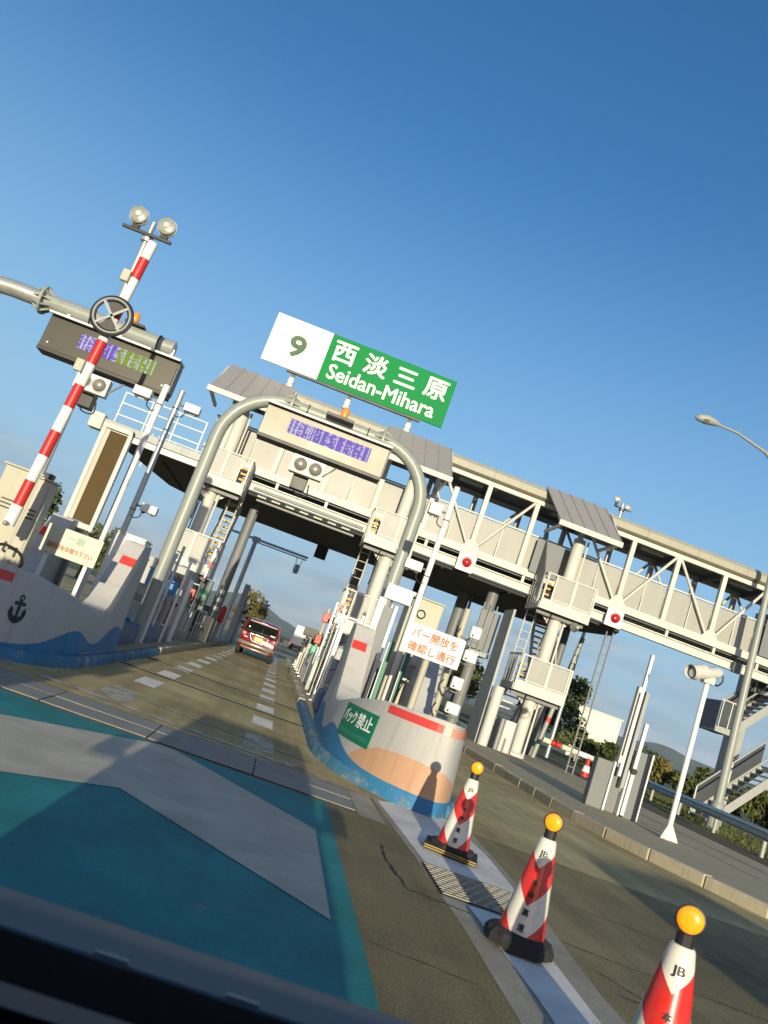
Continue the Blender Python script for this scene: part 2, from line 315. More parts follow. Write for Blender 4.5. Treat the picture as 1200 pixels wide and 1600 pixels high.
def wall_mat(name, osign):
    """Concrete island wall painted with a blue wave and a rising orange sun (u = metres round the nose, v = height)."""
    m = bpy.data.materials.new(name); m.use_nodes = True; nt = m.node_tree; L = nt.links
    b = nt.nodes['Principled BSDF']; b.inputs['Roughness'].default_value = 0.6; b.inputs['Specular IOR Level'].default_value = 0.3
    uv = _n(nt, 'ShaderNodeUVMap', uv_map='wall'); s = _n(nt, 'ShaderNodeSeparateXYZ'); L.new(uv.outputs[0], s.inputs[0])
    def mt(op, a, bb=None, c=None):
        n = _n(nt, 'ShaderNodeMath', operation=op)
        for i, x in enumerate((a, bb, c)):
            if x is None: continue
            if isinstance(x, (int, float)): n.inputs[i].default_value = x
            else: L.new(x, n.inputs[i])
        return n.outputs[0]
    u, v = s.outputs[0], s.outputs[1]
    au = mt('ABSOLUTE', u)
    def bumpf(c, w, h):
        t = mt('DIVIDE', mt('SUBTRACT', au, c), w); t = mt('MULTIPLY', t, t)
        return mt('MULTIPLY', mt('POWER', 2.718, mt('MULTIPLY', t, -1.0)), h)
    h = mt('ADD', mt('ADD', bumpf(2.3, 0.75, 0.27), bumpf(4.6, 0.95, 0.36)), 0.165)
    blue = mt('LESS_THAN', v, h)
    eu = mt('DIVIDE', mt('SUBTRACT', u, -0.36), 1.02); ev = mt('DIVIDE', mt('SUBTRACT', v, 0.13), 0.36)
    oran = mt('LESS_THAN', mt('ADD', mt('MULTIPLY', eu, eu), mt('MULTIPLY', ev, ev)), 1.0)
    g = _n(nt, 'ShaderNodeNewGeometry')
    n1 = _n(nt, 'ShaderNodeTexNoise', Scale=2.5, Detail=8.0, Roughness=0.65); L.new(g.outputs['Position'], n1.inputs['Vector'])
    base = _n(nt, 'ShaderNodeMixRGB'); base.inputs[1].default_value = (0.35, 0.345, 0.335, 1); base.inputs[2].default_value = (0.46, 0.45, 0.43, 1); L.new(n1.outputs['Fac'], base.inputs[0])
    m1 = _n(nt, 'ShaderNodeMixRGB'); L.new(oran, m1.inputs[0]); L.new(base.outputs[0], m1.inputs[1]); m1.inputs[2].default_value = (0.47, 0.28, 0.175, 1)
    bl = _n(nt, 'ShaderNodeMixRGB'); bl.inputs[1].default_value = (0.02, 0.13, 0.30, 1); bl.inputs[2].default_value = (0.045, 0.21, 0.37, 1); L.new(n1.outputs['Fac'], bl.inputs[0])
    m2 = _n(nt, 'ShaderNodeMixRGB'); L.new(blue, m2.inputs[0]); L.new(m1.outputs[0], m2.inputs[1]); L.new(bl.outputs[0], m2.inputs[2])
    # scuffs towards the foot and small black pits
    n2 = _n(nt, 'ShaderNodeTexNoise', Scale=9.0, Detail=8.0, Roughness=0.75); L.new(g.outputs['Position'], n2.inputs['Vector'])
    thr = mt('ADD', mt('MULTIPLY', v, 1.0), 0.52)
    sc = mt('GREATER_THAN', n2.outputs['Fac'], thr)
    m3 = _n(nt, 'ShaderNodeMixRGB'); L.new(mt('MULTIPLY', sc, 0.75), m3.inputs[0]); L.new(m2.outputs[0], m3.inputs[1]); m3.inputs[2].default_value = (0.21, 0.20, 0.16, 1)
    vo = _n(nt, 'ShaderNodeTexVoronoi', Scale=7.0); L.new(g.outputs['Position'], vo.inputs['Vector'])
    pit = mt('LESS_THAN', vo.outputs['Distance'], 0.035)
    m4 = _n(nt, 'ShaderNodeMixRGB'); L.new(mt('MULTIPLY', pit, 0.7), m4.inputs[0]); L.new(m3.outputs[0], m4.inputs[1]); m4.inputs[2].default_value = (0.05, 0.045, 0.04, 1)
    mpd = _n(nt, 'ShaderNodeMapping'); mpd.inputs['Scale'].default_value = (9.0, 0.8, 1); L.new(uv.outputs[0], mpd.inputs[0])
    nd = _n(nt, 'ShaderNodeTexNoise', Scale=1.0, Detail=6.0, Roughness=0.6); L.new(mpd.outputs[0], nd.inputs['Vector'])
    rd = _n(nt, 'ShaderNodeMapRange'); rd.inputs['From Min'].default_value = 0.52; rd.inputs['From Max'].default_value = 0.75; rd.inputs['To Max'].default_value = 0.45; L.new(nd.outputs['Fac'], rd.inputs['Value'])
    m5 = _n(nt, 'ShaderNodeMixRGB', blend_type='MULTIPLY'); L.new(rd.outputs[0], m5.inputs[0]); L.new(m4.outputs[0], m5.inputs[1]); m5.inputs[2].default_value = (0.52, 0.49, 0.44, 1)
    L.new(m5.outputs[0], b.inputs['Base Color'])
    bpn = _n(nt, 'ShaderNodeBump', Strength=0.25, Distance=0.01); L.new(n2.outputs['Fac'], bpn.inputs['Height']); L.new(bpn.outputs[0], b.inputs['Normal'])
    return m

def cone_mat():
    m = bpy.data.materials.new('cone_sleeve'); m.use_nodes = True; nt = m.node_tree; L = nt.links
    b = nt.nodes['Principled BSDF']; b.inputs['Roughness'].default_value = 0.3; b.inputs['Coat Weight'].default_value = 0.3
    tc = _n(nt, 'ShaderNodeTexCoord'); s = _n(nt, 'ShaderNodeSeparateXYZ'); L.new(tc.outputs['Object'], s.inputs[0])
    def mt(op, a, bb=None):
        n = _n(nt, 'ShaderNodeMath', operation=op)
        for i, x in enumerate((a, bb)):
            if x is None: continue
            if isinstance(x, (int, float)): n.inputs[i].default_value = x
            else: L.new(x, n.inputs[i])
        return n.outputs[0]
    ang = mt('ABSOLUTE', mt('ARCTAN2', s.outputs[0], mt('MULTIPLY', s.outputs[1], -1.0)))
    rad = mt('SQRT', mt('ADD', mt('MULTIPLY', s.outputs[0], s.outputs[0]), mt('MULTIPLY', s.outputs[1], s.outputs[1])))
    d = mt('SUBTRACT', s.outputs[2], mt('MULTIPLY', mt('MULTIPLY', ang, rad), 1.12))
    ph = mt('FRACT', mt('DIVIDE', mt('SUBTRACT', 0.475, d), 0.43))       # white tip, then bands
    isred = mt('LESS_THAN', ph, 0.5)
    top = mt('GREATER_THAN', d, 0.475)
    isred = mt('MULTIPLY', isred, mt('SUBTRACT', 1.0, top))
    mx = _n(nt, 'ShaderNodeMixRGB'); L.new(isred, mx.inputs[0]); mx.inputs[1].default_value = (0.66, 0.63, 0.55, 1); mx.inputs[2].default_value = (0.58, 0.022, 0.016, 1)
    n2 = _n(nt, 'ShaderNodeTexNoise', Scale=14.0, Detail=7.0, Roughness=0.7); L.new(tc.outputs['Object'], n2.inputs['Vector'])
    rr = _n(nt, 'ShaderNodeMapRange'); rr.inputs['From Min'].default_value = 0.5; rr.inputs['From Max'].default_value = 0.8; rr.inputs['To Max'].default_value = 0.4; L.new(n2.outputs['Fac'], rr.inputs['Value'])
    m2 = _n(nt, 'ShaderNodeMixRGB'); L.new(rr.outputs[0], m2.inputs[0]); L.new(mx.outputs[0], m2.inputs[1]); m2.inputs[2].default_value = (0.16, 0.11, 0.08, 1)
    L.new(m2.outputs[0], b.inputs['Base Color'])
    return m
M['cone'] = cone_mat()

def led_mat(name, c0, c1=None, split=0.5):
    """Lit matrix display: coloured ground with broken pale columns of characters (u, v in 0..1)."""
    m = bpy.data.materials.new(name); m.use_nodes = True; nt = m.node_tree; L = nt.links
    b = nt.nodes['Principled BSDF']; b.inputs['Base Color'].default_value = (0.012, 0.012, 0.012, 1); b.inputs['Roughness'].default_value = 0.9; b.inputs['Specular IOR Level'].default_value = 0.05
    uv = _n(nt, 'ShaderNodeUVMap', uv_map='led'); s = _n(nt, 'ShaderNodeSeparateXYZ'); L.new(uv.outputs[0], s.inputs[0])
    mp = _n(nt, 'ShaderNodeMapping'); mp.inputs['Scale'].default_value = (64, 12, 1); L.new(uv.outputs[0], mp.inputs[0])
    fl = _n(nt, 'ShaderNodeVectorMath', operation='FLOOR'); L.new(mp.outputs[0], fl.inputs[0])
    mp2 = _n(nt, 'ShaderNodeMapping'); mp2.inputs['Scale'].default_value = (0.37, 0.10, 1); L.new(fl.outputs[0], mp2.inputs[0])
    nz = _n(nt, 'ShaderNodeTexNoise', Scale=1.0, Detail=2.0); L.new(mp2.outputs[0], nz.inputs['Vector'])
    wn_ = _n(nt, 'ShaderNodeTexWhiteNoise', noise_dimensions='2D'); L.new(fl.outputs[0], wn_.inputs['Vector'])
    sx_ = _n(nt, 'ShaderNodeSeparateXYZ'); L.new(fl.outputs[0], sx_.inputs[0])
    w1 = _n(nt, 'ShaderNodeTexWhiteNoise', noise_dimensions='1D'); L.new(sx_.outputs[0], w1.inputs['W'])
    a0 = _n(nt, 'ShaderNodeMath', operation='MULTIPLY'); L.new(w1.outputs['Value'], a0.inputs[0]); a0.inputs[1].default_value = 0.62
    ad = _n(nt, 'ShaderNodeMath', operation='MULTIPLY_ADD'); L.new(wn_.outputs['Value'], ad.inputs[0]); ad.inputs[1].default_value = 0.38; L.new(a0.outputs[0], ad.inputs[2])
    th = _n(nt, 'ShaderNodeMath', operation='GREATER_THAN'); L.new(ad.outputs[0], th.inputs[0]); th.inputs[1].default_value = 0.57
    base = _n(nt, 'ShaderNodeMixRGB'); base.inputs[1].default_value = (*c0, 1); base.inputs[2].default_value = (*(c1 or c0), 1)
    gt = _n(nt, 'ShaderNodeMath', operation='GREATER_THAN'); L.new(s.outputs[0], gt.inputs[0]); gt.inputs[1].default_value = split; L.new(gt.outputs[0], base.inputs[0])
    mx = _n(nt, 'ShaderNodeMixRGB'); L.new(th.outputs[0], mx.inputs[0]); L.new(base.outputs[0], mx.inputs[1]); mx.inputs[2].default_value = (0.50, 0.48, 0.62, 1)
    fr = _n(nt, 'ShaderNodeVectorMath', operation='FRACTION'); L.new(mp.outputs[0], fr.inputs[0]); s2 = _n(nt, 'ShaderNodeSeparateXYZ'); L.new(fr.outputs[0], s2.inputs[0])
    dk = _n(nt, 'ShaderNodeMath', operation='GREATER_THAN'); L.new(s2.outputs[0], dk.inputs[0]); dk.inputs[1].default_value = 0.22
    m3 = _n(nt, 'ShaderNodeMixRGB', blend_type='MULTIPLY'); m3.inputs[0].default_value = 1; L.new(mx.outputs[0], m3.inputs[1])
    mr = _n(nt, 'ShaderNodeMapRange'); mr.inputs['To Min'].default_value = 0.5; L.new(dk.outputs[0], mr.inputs['Value']); L.new(mr.outputs[0], m3.inputs[2])
    L.new(m3.outputs[0], b.inputs['Emission Color']); b.inputs['Emission Strength'].default_value = 0.9
    return m
M['led1'] = led_mat('purple_display', (0.20, 0.13, 0.52))
M['led2'] = led_mat('purple_green_display', (0.17, 0.10, 0.50), (0.22, 0.32, 0.03), 0.5)

# ------------------------------------------------------------------ mesh helpers
class MB:
    def __init__(s): s.v = []; s.f = []
    def add(s, vs, fs):
        o = len(s.v); s.v += [Vector(p) for p in vs]; s.f += [tuple(i + o for i in f) for f in fs]; return s
    def box(s, x0, x1, y0, y1, z0, z1):
        return s.add([(x0, y0, z0), (x1, y0, z0), (x1, y1, z0), (x0, y1, z0), (x0, y0, z1), (x1, y0, z1), (x1, y1, z1), (x0, y1, z1)],
                     [(0, 3, 2, 1), (4, 5, 6, 7), (0, 1, 5, 4), (1, 2, 6, 5), (2, 3, 7, 6), (3, 0, 4, 7)])
    def bar(s, a, b, w, d=None, up=(0, 0, 1)):
        """A rectangular bar from a to b, w wide and d deep."""
        a, b = Vector(a), Vector(b); d = d or w; t = (b - a).normalized(); u = Vector(up)
        if abs(t.dot(u)) > 0.98: u = Vector((0, 1, 0))
        x = t.cross(u).normalized(); y = x.cross(t).normalized()
        P = [a + x * i * w / 2 + y * j * d / 2 for i, j in ((-1, -1), (1, -1), (1, 1), (-1, 1))] + [b + x * i * w / 2 + y * j * d / 2 for i, j in ((-1, -1), (1, -1), (1, 1), (-1, 1))]
        return s.add(P, [(0, 1, 2, 3), (7, 6, 5, 4), (0, 4, 5, 1), (1, 5, 6, 2), (2, 6, 7, 3), (3, 7, 4, 0)])
    def tube(s, pts, r, n=12, caps=True):
        pts = [Vector(p) for p in pts]; rs = r if isinstance(r, (list, tuple)) else [r] * len(pts)
        o = len(s.v); prev = None
        for i, p in enumerate(pts):
            t = (pts[min(i + 1, len(pts) - 1)] - pts[max(i - 1, 0)]).normalized()
            if prev is None:
                h = Vector((0, 0, 1)) if abs(t.z) < 0.9 else Vector((1, 0, 0)); x = t.cross(h).normalized()
            else:
                x = (prev - t * prev.dot(t)).normalized()
            prev = x; y = t.cross(x)
            for k in range(n):
                a = 2 * math.pi * k / n; s.v.append(p + (x * math.cos(a) + y * math.sin(a)) * rs[i])
        for i in range(len(pts) - 1):
            for k in range(n):
                k2 = (k + 1) % n; s.f.append((o + i * n + k, o + i * n + k2, o + (i + 1) * n + k2, o + (i + 1) * n + k))
        if caps:
            s.f.append(tuple(o + k for k in reversed(range(n)))); e = o + (len(pts) - 1) * n; s.f.append(tuple(e + k for k in range(n)))
        return s
    def lathe(s, prof, n=20, c=(0, 0, 0), ax='z'):
        o = len(s.v); c = Vector(c)
        for r, z in prof:
            for k in range(n):
                a = 2 * math.pi * k / n; q = (r * math.cos(a), r * math.sin(a), z)
                if ax == 'y': q = (q[0], -q[2], q[1])      # axis along -y
                elif ax == 'x': q = (q[2], q[0], q[1])
                s.v.append(c + Vector(q))
        for i in range(len(prof) - 1):
            for k in range(n):
                k2 = (k + 1) % n; s.f.append((o + i * n + k, o + i * n + k2, o + (i + 1) * n + k2, o + (i + 1) * n + k))
        s.f.append(tuple(o + k for k in reversed(range(n)))); e = o + (len(prof) - 1) * n; s.f.append(tuple(e + k for k in range(n)))
        return s
    def prism(s, poly, z0, z1):
        n = len(poly); vs = [(x, y, z0) for x, y in poly] + [(x, y, z1) for x, y in poly]
        return s.add(vs, [tuple(reversed(range(n))), tuple(range(n, 2 * n))] + [(i, (i + 1) % n, (i + 1) % n + n, i + n) for i in range(n)])
    def prism_y(s, poly, y0, y1):
        n = len(poly); vs = [(x, y0, z) for x, z in poly] + [(x, y1, z) for x, z in poly]
        return s.add(vs, [tuple(range(n)), tuple(reversed(range(n, 2 * n)))] + [((i + 1) % n, i, i + n, (i + 1) % n + n) for i in range(n)])
    def prism_x(s, poly, x0, x1):
        n = len(poly); vs = [(x0, y, z) for y, z in poly] + [(x1, y, z) for y, z in poly]
        return s.add(vs, [tuple(reversed(range(n))), tuple(range(n, 2 * n))] + [(i, (i + 1) % n, (i + 1) % n + n, i + n) for i in range(n)])

def curve(pts, k=5):
    P = [Vector(p) for p in pts]; P = [P[0] * 2 - P[1]] + P + [P[-1] * 2 - P[-2]]; out = []
    for i in range(1, len(P) - 2):
        a, b, c, d = P[i - 1:i + 3]
        for j in range(k):
            t = j / k; out.append(0.5 * ((2 * b) + (c - a) * t + (2 * a - 5 * b + 4 * c - d) * t * t + (3 * b - a - 3 * c + d) * t ** 3))
    return out + [P[-2]]
def link(name, me, m=None, parent=None, label=None):
    o = bpy.data.objects.new(name, me); COL.objects.link(o)
    if m is not None and not me.materials: me.materials.append(m)
    if parent is not None: o.parent = parent
    if label: o['label'] = label
    return o

def _world_off(parent):
    off = Vector((0, 0, 0))
    while parent is not None:
        off += parent.location; parent = parent.parent
    return off

def part(name, mb, m, parent=None, label=None, bevel=0.0, smooth=None, kind=None, local=False):
    """One mesh object; MB is in world coordinates and is moved into the (unrotated) parent's space unless local."""
    off = Vector((0, 0, 0)) if local else _world_off(parent)
    me = bpy.data.meshes.new(name)
    me.from_pydata([tuple(p - off) for p in mb.v], [], mb.f); me.update()
    if True:
        b = bmesh.new(); b.from_mesh(me); bmesh.ops.recalc_face_normals(b, faces=b.faces)
        if bevel: bmesh.ops.bevel(b, geom=list(b.edges), offset=bevel, segments=1, affect='EDGES', profile=0.5, clamp_overlap=True)
        b.to_mesh(me); b.free()
    if smooth:
        me.polygons.foreach_set('use_smooth', [True] * len(me.polygons)); me.set_sharp_from_angle(angle=smooth)
    o = link(name, me, m, parent, label)
    if kind: o['kind'] = kind
    return o
SM = 0.7

def thing(name, label, cat, loc=(0, 0, 0), group=None, rz=0.0):
    o = bpy.data.objects.new(name, None); COL.objects.link(o)
    o.empty_display_size = 0.2; o.location = loc; o.rotation_euler = (0, 0, rz)
    o['label'] = label; o['category'] = cat
    if group: o['group'] = group
    return o
def tag(o, label, cat, group=None):
    o['label'] = label; o['category'] = cat
    if group: o['group'] = group
    return o
def struct(name, mb, m, **kw):
    o = part(name, mb, m, **kw)
    if o.parent is None: o['kind'] = 'structure'
    return o
def copy_tree(src, parent=None):
    c = src.copy(); COL.objects.link(c); c.parent = parent
    for ch in list(src.children): copy_tree(ch, c)
    return c

def glyphs(text, offset=0.0, depth=0.0, lines=None, space=1.0):
    """Outline text from the built-in font as a plain mesh lying in x-y."""
    cu = bpy.data.curves.new('lettering', 'FONT'); cu.body = text; cu.offset = offset; cu.extrude = depth; cu.resolution_u = 3
    cu.space_character = space
    o = bpy.data.objects.new('lettering', cu); COL.objects.link(o)
    dg = bpy.context.evaluated_depsgraph_get(); dg.update()
    me = bpy.data.meshes.new_from_object(o.evaluated_get(dg))
    bpy.data.objects.remove(o); bpy.data.curves.remove(cu)
    return me
def text_on(name, text, m, parent, x0, x1, z0, z1, y, offset=0.0, depth=0.004, fn=None, space=1.0):
    """Text fitted to the rectangle x0..x1, z0..z1 in the plane y (facing -y), or mapped through fn(x, z, lift); offset > 0 thickens
    the strokes with copies shifted sideways, each a hair proud of the one before."""
    me0 = glyphs(text, 0.0, 0.0, space=space)
    vs0 = [v.co.copy() for v in me0.vertices]; fs0 = [tuple(p.vertices) for p in me0.polygons]
    bpy.data.meshes.remove(me0)
    xs = [v.x for v in vs0]; ys = [v.y for v in vs0]
    a, b_, c, d = min(xs), max(xs), min(ys), max(ys)
    off = _world_off(parent)
    ring = [(0, 0)] + ([(math.cos(t), math.sin(t)) for t in [math.pi * k / 4 for k in range(8)]] if offset else [])
    vs, fs = [], []
    for k, (dx, dz) in enumerate(ring):
        o = len(vs); lift = depth + k * (0.0004 if fn else 0.0012)
        for v in vs0:
            px = x0 + offset + (v.x - a) / (b_ - a) * (x1 - x0 - 2 * offset) + dx * offset
            pz = z0 + offset + (v.y - c) / (d - c) * (z1 - z0 - 2 * offset) + dz * offset
            vs.append(tuple((Vector((px, y - lift, pz)) if fn is None else Vector(fn(px, pz, k * 0.0004))) - off))
        fs += [tuple(i + o for i in f) for f in fs0]
    me = bpy.data.meshes.new(name); me.from_pydata(vs, [], fs); me.update()
    return link(name, me, m, parent)

def arc(c, r, a0, a1, n, plane='xz', y=0.0):
    out = []
    for i in range(n + 1):
        a = a0 + (a1 - a0) * i / n; out.append((c[0] + r * math.cos(a), y, c[1] + r * math.sin(a)))
    return out

def poly_sheet(name, pts, z, m, parent=None):
    mb = MB(); mb.add([(x, y, z) for x, y in pts], [tuple(range(len(pts)))])
    return part(name, mb, m, parent)

# ------------------------------------------------------------------ the setting: ground, road, markings
gm = MB(); gm.add([(-4000, -600, -0.03), (4000, -600, -0.03), (4000, 9000, -0.03), (-4000, 9000, -0.03)], [(0, 1, 2, 3)])
struct('ground', gm, M['ground'])
rm = MB(); rm.add([(-34, -60, 0), (9.6, -60, 0), (9.6, 40, 0), (7.5, 90, 0), (3, 260, 0), (-22, 260, 0), (-30, 90, 0)], [tuple(range(7))])
road = struct('road', rm, M['road'])

poly_sheet('approach_slab', [(-34, -60), (9.6, -60), (9.6, 4.0), (8.4, 6.4), (7.3, 8.6), (-34, 8.6)], 0.002, M['slab'], road)
# painted lane ground in front of the gate: teal field with a beige arrowhead
poly_sheet('teal_paint_field', [(-2.12, -1.2), (0.86, -1.2), (0.90, 3.3), (0.92, 7.45), (-2.12, 7.45)], 0.004, M['teal'], road)
for k, dy in enumerate((0.0,)):
    poly_sheet('beige_paint_arrow', [(-0.62, 7.44 + dy), (-1.98, 6.18 + dy), (-1.98, 4.22 + dy), (-0.60, 5.47 + dy), (0.75, 4.30 + dy), (0.76, 6.22 + dy), (-0.48, 7.42 + dy)], 0.008, M['beige'], road)
# drain channel with its cover plates across the lanes
poly_sheet('drain_channel', [(-8, 7.50), (1.22, 7.50), (1.22, 8.52), (-8, 8.52)], 0.004, M['crack'], road)
cov = MB().box(-0.49, 0.49, -0.235, 0.235, 0.0, 0.012)
c0 = part('drain_cover', cov, M['cover'], road, bevel=0.006, local=True); c0.location = (0.72, 8.25, 0.004)
n = 0
for row, yy in enumerate((7.76, 8.25)):
    for i in range(9):
        if row == 1 and i == 0: continue
        c = c0.copy(); COL.objects.link(c); c.location = (0.72 - i * 0.99, yy, 0.004 + random.uniform(-0.002, 0.002))
        c.rotation_euler = (random.uniform(-.004, .004), random.uniform(-.004, .004), random.uniform(-.006, .006))
poly_sheet('channel_border', [(1.22, 7.40), (1.48, 7.40), (1.46, 8.6), (1.22, 8.6)], 0.006, M['edging'], road)
# detector loop grooves with a bright steel lip
for y0 in (13.25, 15.85, 24.5):
    poly_sheet('loop_groove', [(-2.22, y0), (0.97, y0), (0.97, y0 + 0.17), (-2.22, y0 + 0.17)], 0.005, M['crack'], road)
    part('groove_lip', MB().box(-2.22, 0.97, y0 + 0.18, y0 + 0.22, 0.0, 0.007), M['cover'], road)
# dashes on both sides of the lane
dash = MB(); dash.add([(-0.15, -0.52, 0), (0.15, -0.52, 0), (0.15, 0.52, 0), (-0.15, 0.52, 0)], [(0, 1, 2, 3)])
d0 = part('lane_dash', dash, M['linewhite'], road, local=True); d0.location = (-1.47, 11.95, 0.004)
for x in (-1.47, 0.23):
    for i in range(18):
        if x < 0 and i == 0: continue
        c = d0.copy(); COL.objects.link(c); c.location = (x, 11.95 + i * 2.12, 0.004)
dw = d0.copy(); dw.data = d0.data.copy(); dw.data.materials.clear(); dw.data.materials.append(M['lineworn']); COL.objects.link(dw); dw.location = (-1.47, 9.75, 0.004); dw.scale = (1.2, 1.1, 1)
c = dw.copy(); COL.objects.link(c); c.location = (0.23, 9.75, 0.004)
# worn stop line and lane edge strokes
for pts in ([(-2.2, 8.95), (0.75, 8.72), (0.75, 8.86), (-2.2, 9.12)], [(0.35, 9.0), (0.55, 9.0), (1.36, 8.58), (1.16, 8.56)], [(-3.9, 9.35), (-2.5, 9.15), (-2.5, 9.28), (-3.9, 9.5)], [(-1.2, 9.9), (0.9, 9.55), (0.9, 9.62), (-1.2, 10.02)]):
    poly_sheet('worn_line', pts, 0.006, M['lineworn'], road)
# white block in front of the right-hand island, its concrete border and the steel grating
poly_sheet('block_border', [(1.50, 8.62), (1.60, 6.4), (1.64, 5.0), (1.58, 0.4), (2.36, 0.4), (2.36, 4.6), (2.54, 6.6), (2.60, 8.62)], 0.004, M['edging'], road)
poly_sheet('white_block', [(1.55, 8.55), (1.66, 6.40), (2.44, 6.40), (2.50, 7.6), (2.40, 8.9), (1.9, 8.9)], 0.008, M['boxwhite'], road)
poly_sheet('white_block', [(1.80, 5.55), (1.84, 4.2), (1.76, 0.6), (2.14, 0.6), (2.16, 4.2), (2.22, 5.55)], 0.008, M['boxwhite'], road)
poly_sheet('grating_pit', [(1.62, 5.60), (2.36, 5.60), (2.40, 6.36), (1.62, 6.36)], 0.006, M['crack'], road)
gb = MB()
for i in range(12):
    y = 5.63 + i * 0.064; gb.bar((1.64, y, 0.013), (2.36, y, 0.013), 0.022, 0.008)
for i in range(10):
    for j in range(11):
        xo = 1.66 + i * 0.075 + (0.037 if j % 2 else 0)
        if xo < 2.35: gb.bar((xo, 5.641 + j * 0.064, 0.012), (xo, 5.683 + j * 0.064, 0.012), 0.026, 0.006)
g_ = part('steel_grating', gb, M['grate'], road); g_['kind'] = 'stuff'
# cracks in the concrete
def crack(pts, w, name='crack'):
    vs, fs = [], []
    P = []
    for a, b in zip(pts[:-1], pts[1:]):
        for t in range(8):
            k = t / 8; P.append((a[0] + (b[0] - a[0]) * k + random.uniform(-.012, .012), a[1] + (b[1] - a[1]) * k + random.uniform(-.012, .012)))
    P.append(pts[-1])
    for i, p in enumerate(P):
        q = P[min(i + 1, len(P) - 1)]; o = P[max(i - 1, 0)]; t = Vector((q[0] - o[0], q[1] - o[1], 0)).normalized(); nn = Vector((-t.y, t.x, 0))
        ww = w * random.uniform(0.35, 1.2) * (0.3 if i in (0, len(P) - 1) else 1)
        vs += [(p[0] + nn.x * ww, p[1] + nn.y * ww, 0.004), (p[0] - nn.x * ww, p[1] - nn.y * ww, 0.004)]
    for i in range(len(P) - 1): fs.append((2 * i, 2 * i + 1, 2 * i + 3, 2 * i + 2))
    mb = MB(); mb.add(vs, fs); part(name, mb, M['crack'], road)
crack([(0.95, 6.35), (1.32, 6.51), (1.60, 6.42)], 0.006)
crack([(1.31, 6.50), (1.30, 6.0), (1.36, 5.43)], 0.016)
crack([(1.36, 5.44), (1.62, 5.40), (1.78, 5.36)], 0.011)
crack([(2.45, 5.45), (3.0, 5.36), (3.9, 5.22)], 0.007)
crack([(2.44, 6.7), (3.4, 6.62), (4.6, 6.35)], 0.006)
crack([(2.52, 5.05), (2.78, 4.66), (2.50, 4.70)], 0.008)
crack([(0.93, 4.2), (1.5, 4.1)], 0.004)
crack([(2.7, 10.9), (4.2, 10.7), (5.6, 10.2)], 0.006)
crack([(-1.4, 6.55), (-0.2, 6.46), (0.85, 6.15)], 0.004)

# ------------------------------------------------------------------ traffic islands with kerbstones
def ellipse_edge(xc, al, ar, y0, yc, grow=0.0, n=14):
    """Left side, round the nose, right side (plan outline of an island head)."""
    out = []
    for i in range(n + 1):
        th = -math.pi / 2 + math.pi * i / n
        a = (al if th < 0 else ar) + grow; bb = (yc - y0) + grow
        out.append((xc + a * math.sin(th), yc - bb * math.cos(th)))
    return out
def resample(pts, step):
    out = []; acc = 0.0; P = [Vector((*p, 0)) for p in pts]; nxt = 0.0; d = 0.0
    for a, b in zip(P[:-1], P[1:]):
        L = (b - a).length
        while nxt <= d + L + 1e-9:
            out.append(a + (b - a) * ((nxt - d) / L)); nxt += step
        d += L
    return out
def kerb_run(parent, pts, h, m, step=0.9, w=0.16):
    P = resample(pts, step)
    mb = MB().box(-w / 2, w / 2, 0, step - 0.012, -0.02, h)
    k0 = None
    for a, b in zip(P[:-1], P[1:]):
        t = b - a; ang = math.atan2(-t.x, t.y)
        if k0 is None: k0 = part('kerbstone', mb, m, parent, bevel=0.018, local=True); k = k0
        else: k = k0.copy(); COL.objects.link(k)
        k.location = (a.x, a.y, random.uniform(-0.006, 0.006)); k.rotation_euler = (0, 0, ang + random.uniform(-.01, .01))
def painted_kerb(parent, pts, h, w=0.13):
    P = resample(pts, 0.12); vs, fs = [], []
    for i, p in enumerate(P):
        t = (P[min(i + 1, len(P) - 1)] - P[max(i - 1, 0)]).normalized(); nn = Vector((-t.y, t.x, 0))
        hh = h + 0.012 * math.sin(i * 0.9) * random.uniform(0, 1) * 0.4
        for a, z in ((-w / 2 - 0.02, 0.0), (-w / 2, hh * 0.8), (-w / 2 + 0.025, hh), (w / 2 - 0.025, hh), (w / 2, hh * 0.8), (w / 2 + 0.02, 0.0)):
            vs.append((p.x + nn.x * a, p.y + nn.y * a, z))
    for i in range(len(P) - 1):
        for k in range(5): fs.append((i * 6 + k, (i + 1) * 6 + k, (i + 1) * 6 + k + 1, i * 6 + k + 1))
    fs.append(tuple(range(6))); e = (len(P) - 1) * 6; fs.append(tuple(e + k for k in reversed(range(6))))
    part('painted_kerb', MB().add(vs, fs), M['bluepaint'], parent, smooth=0.9)
def island(xc, al, ar, y0, yc, yend, h, name='traffic_island', blue_to=17.5):
    edge = ellipse_edge(xc, al, ar, y0, yc, -0.06)
    poly = edge + [(edge[-1][0], yend), (edge[0][0], yend)]
    o = struct(name, MB().prism(poly, -0.02, h), M['island'])
    e2 = ellipse_edge(xc, al, ar, y0, yc, 0.0)
    side = [p for p in ellipse_edge(xc, al, ar, y0, yc, -0.02, 40) if p[1] > 9.0]
    painted_kerb(o, [(e2[0][0], blue_to)] + [p for p in side if p[0] < xc], 0.13)
    painted_kerb(o, [p for p in side if p[0] > xc] + [(e2[-1][0], blue_to)], 0.13)
    kerb_run(o, [(e2[0][0], blue_to), (e2[0][0], yend)], h + 0.008, M['kerb'])
    kerb_run(o, [(e2[-1][0], blue_to), (e2[-1][0], yend)], h + 0.008, M['kerb'])
    return o
isl_r = island(2.1, 1.15, 0.62, 8.80, 11.0, 46, 0.15)
isl_l = island(-3.4, 0.62, 1.15, 8.80, 11.0, 46, 0.15)
far_edge = [(5.72, 44), (5.70, 22), (5.74, 14), (6.0, 12.4), (6.45, 11.3), (7.0, 10.2), (7.7, 8.6), (8.6, 6.2), (9.3, 4.2)]
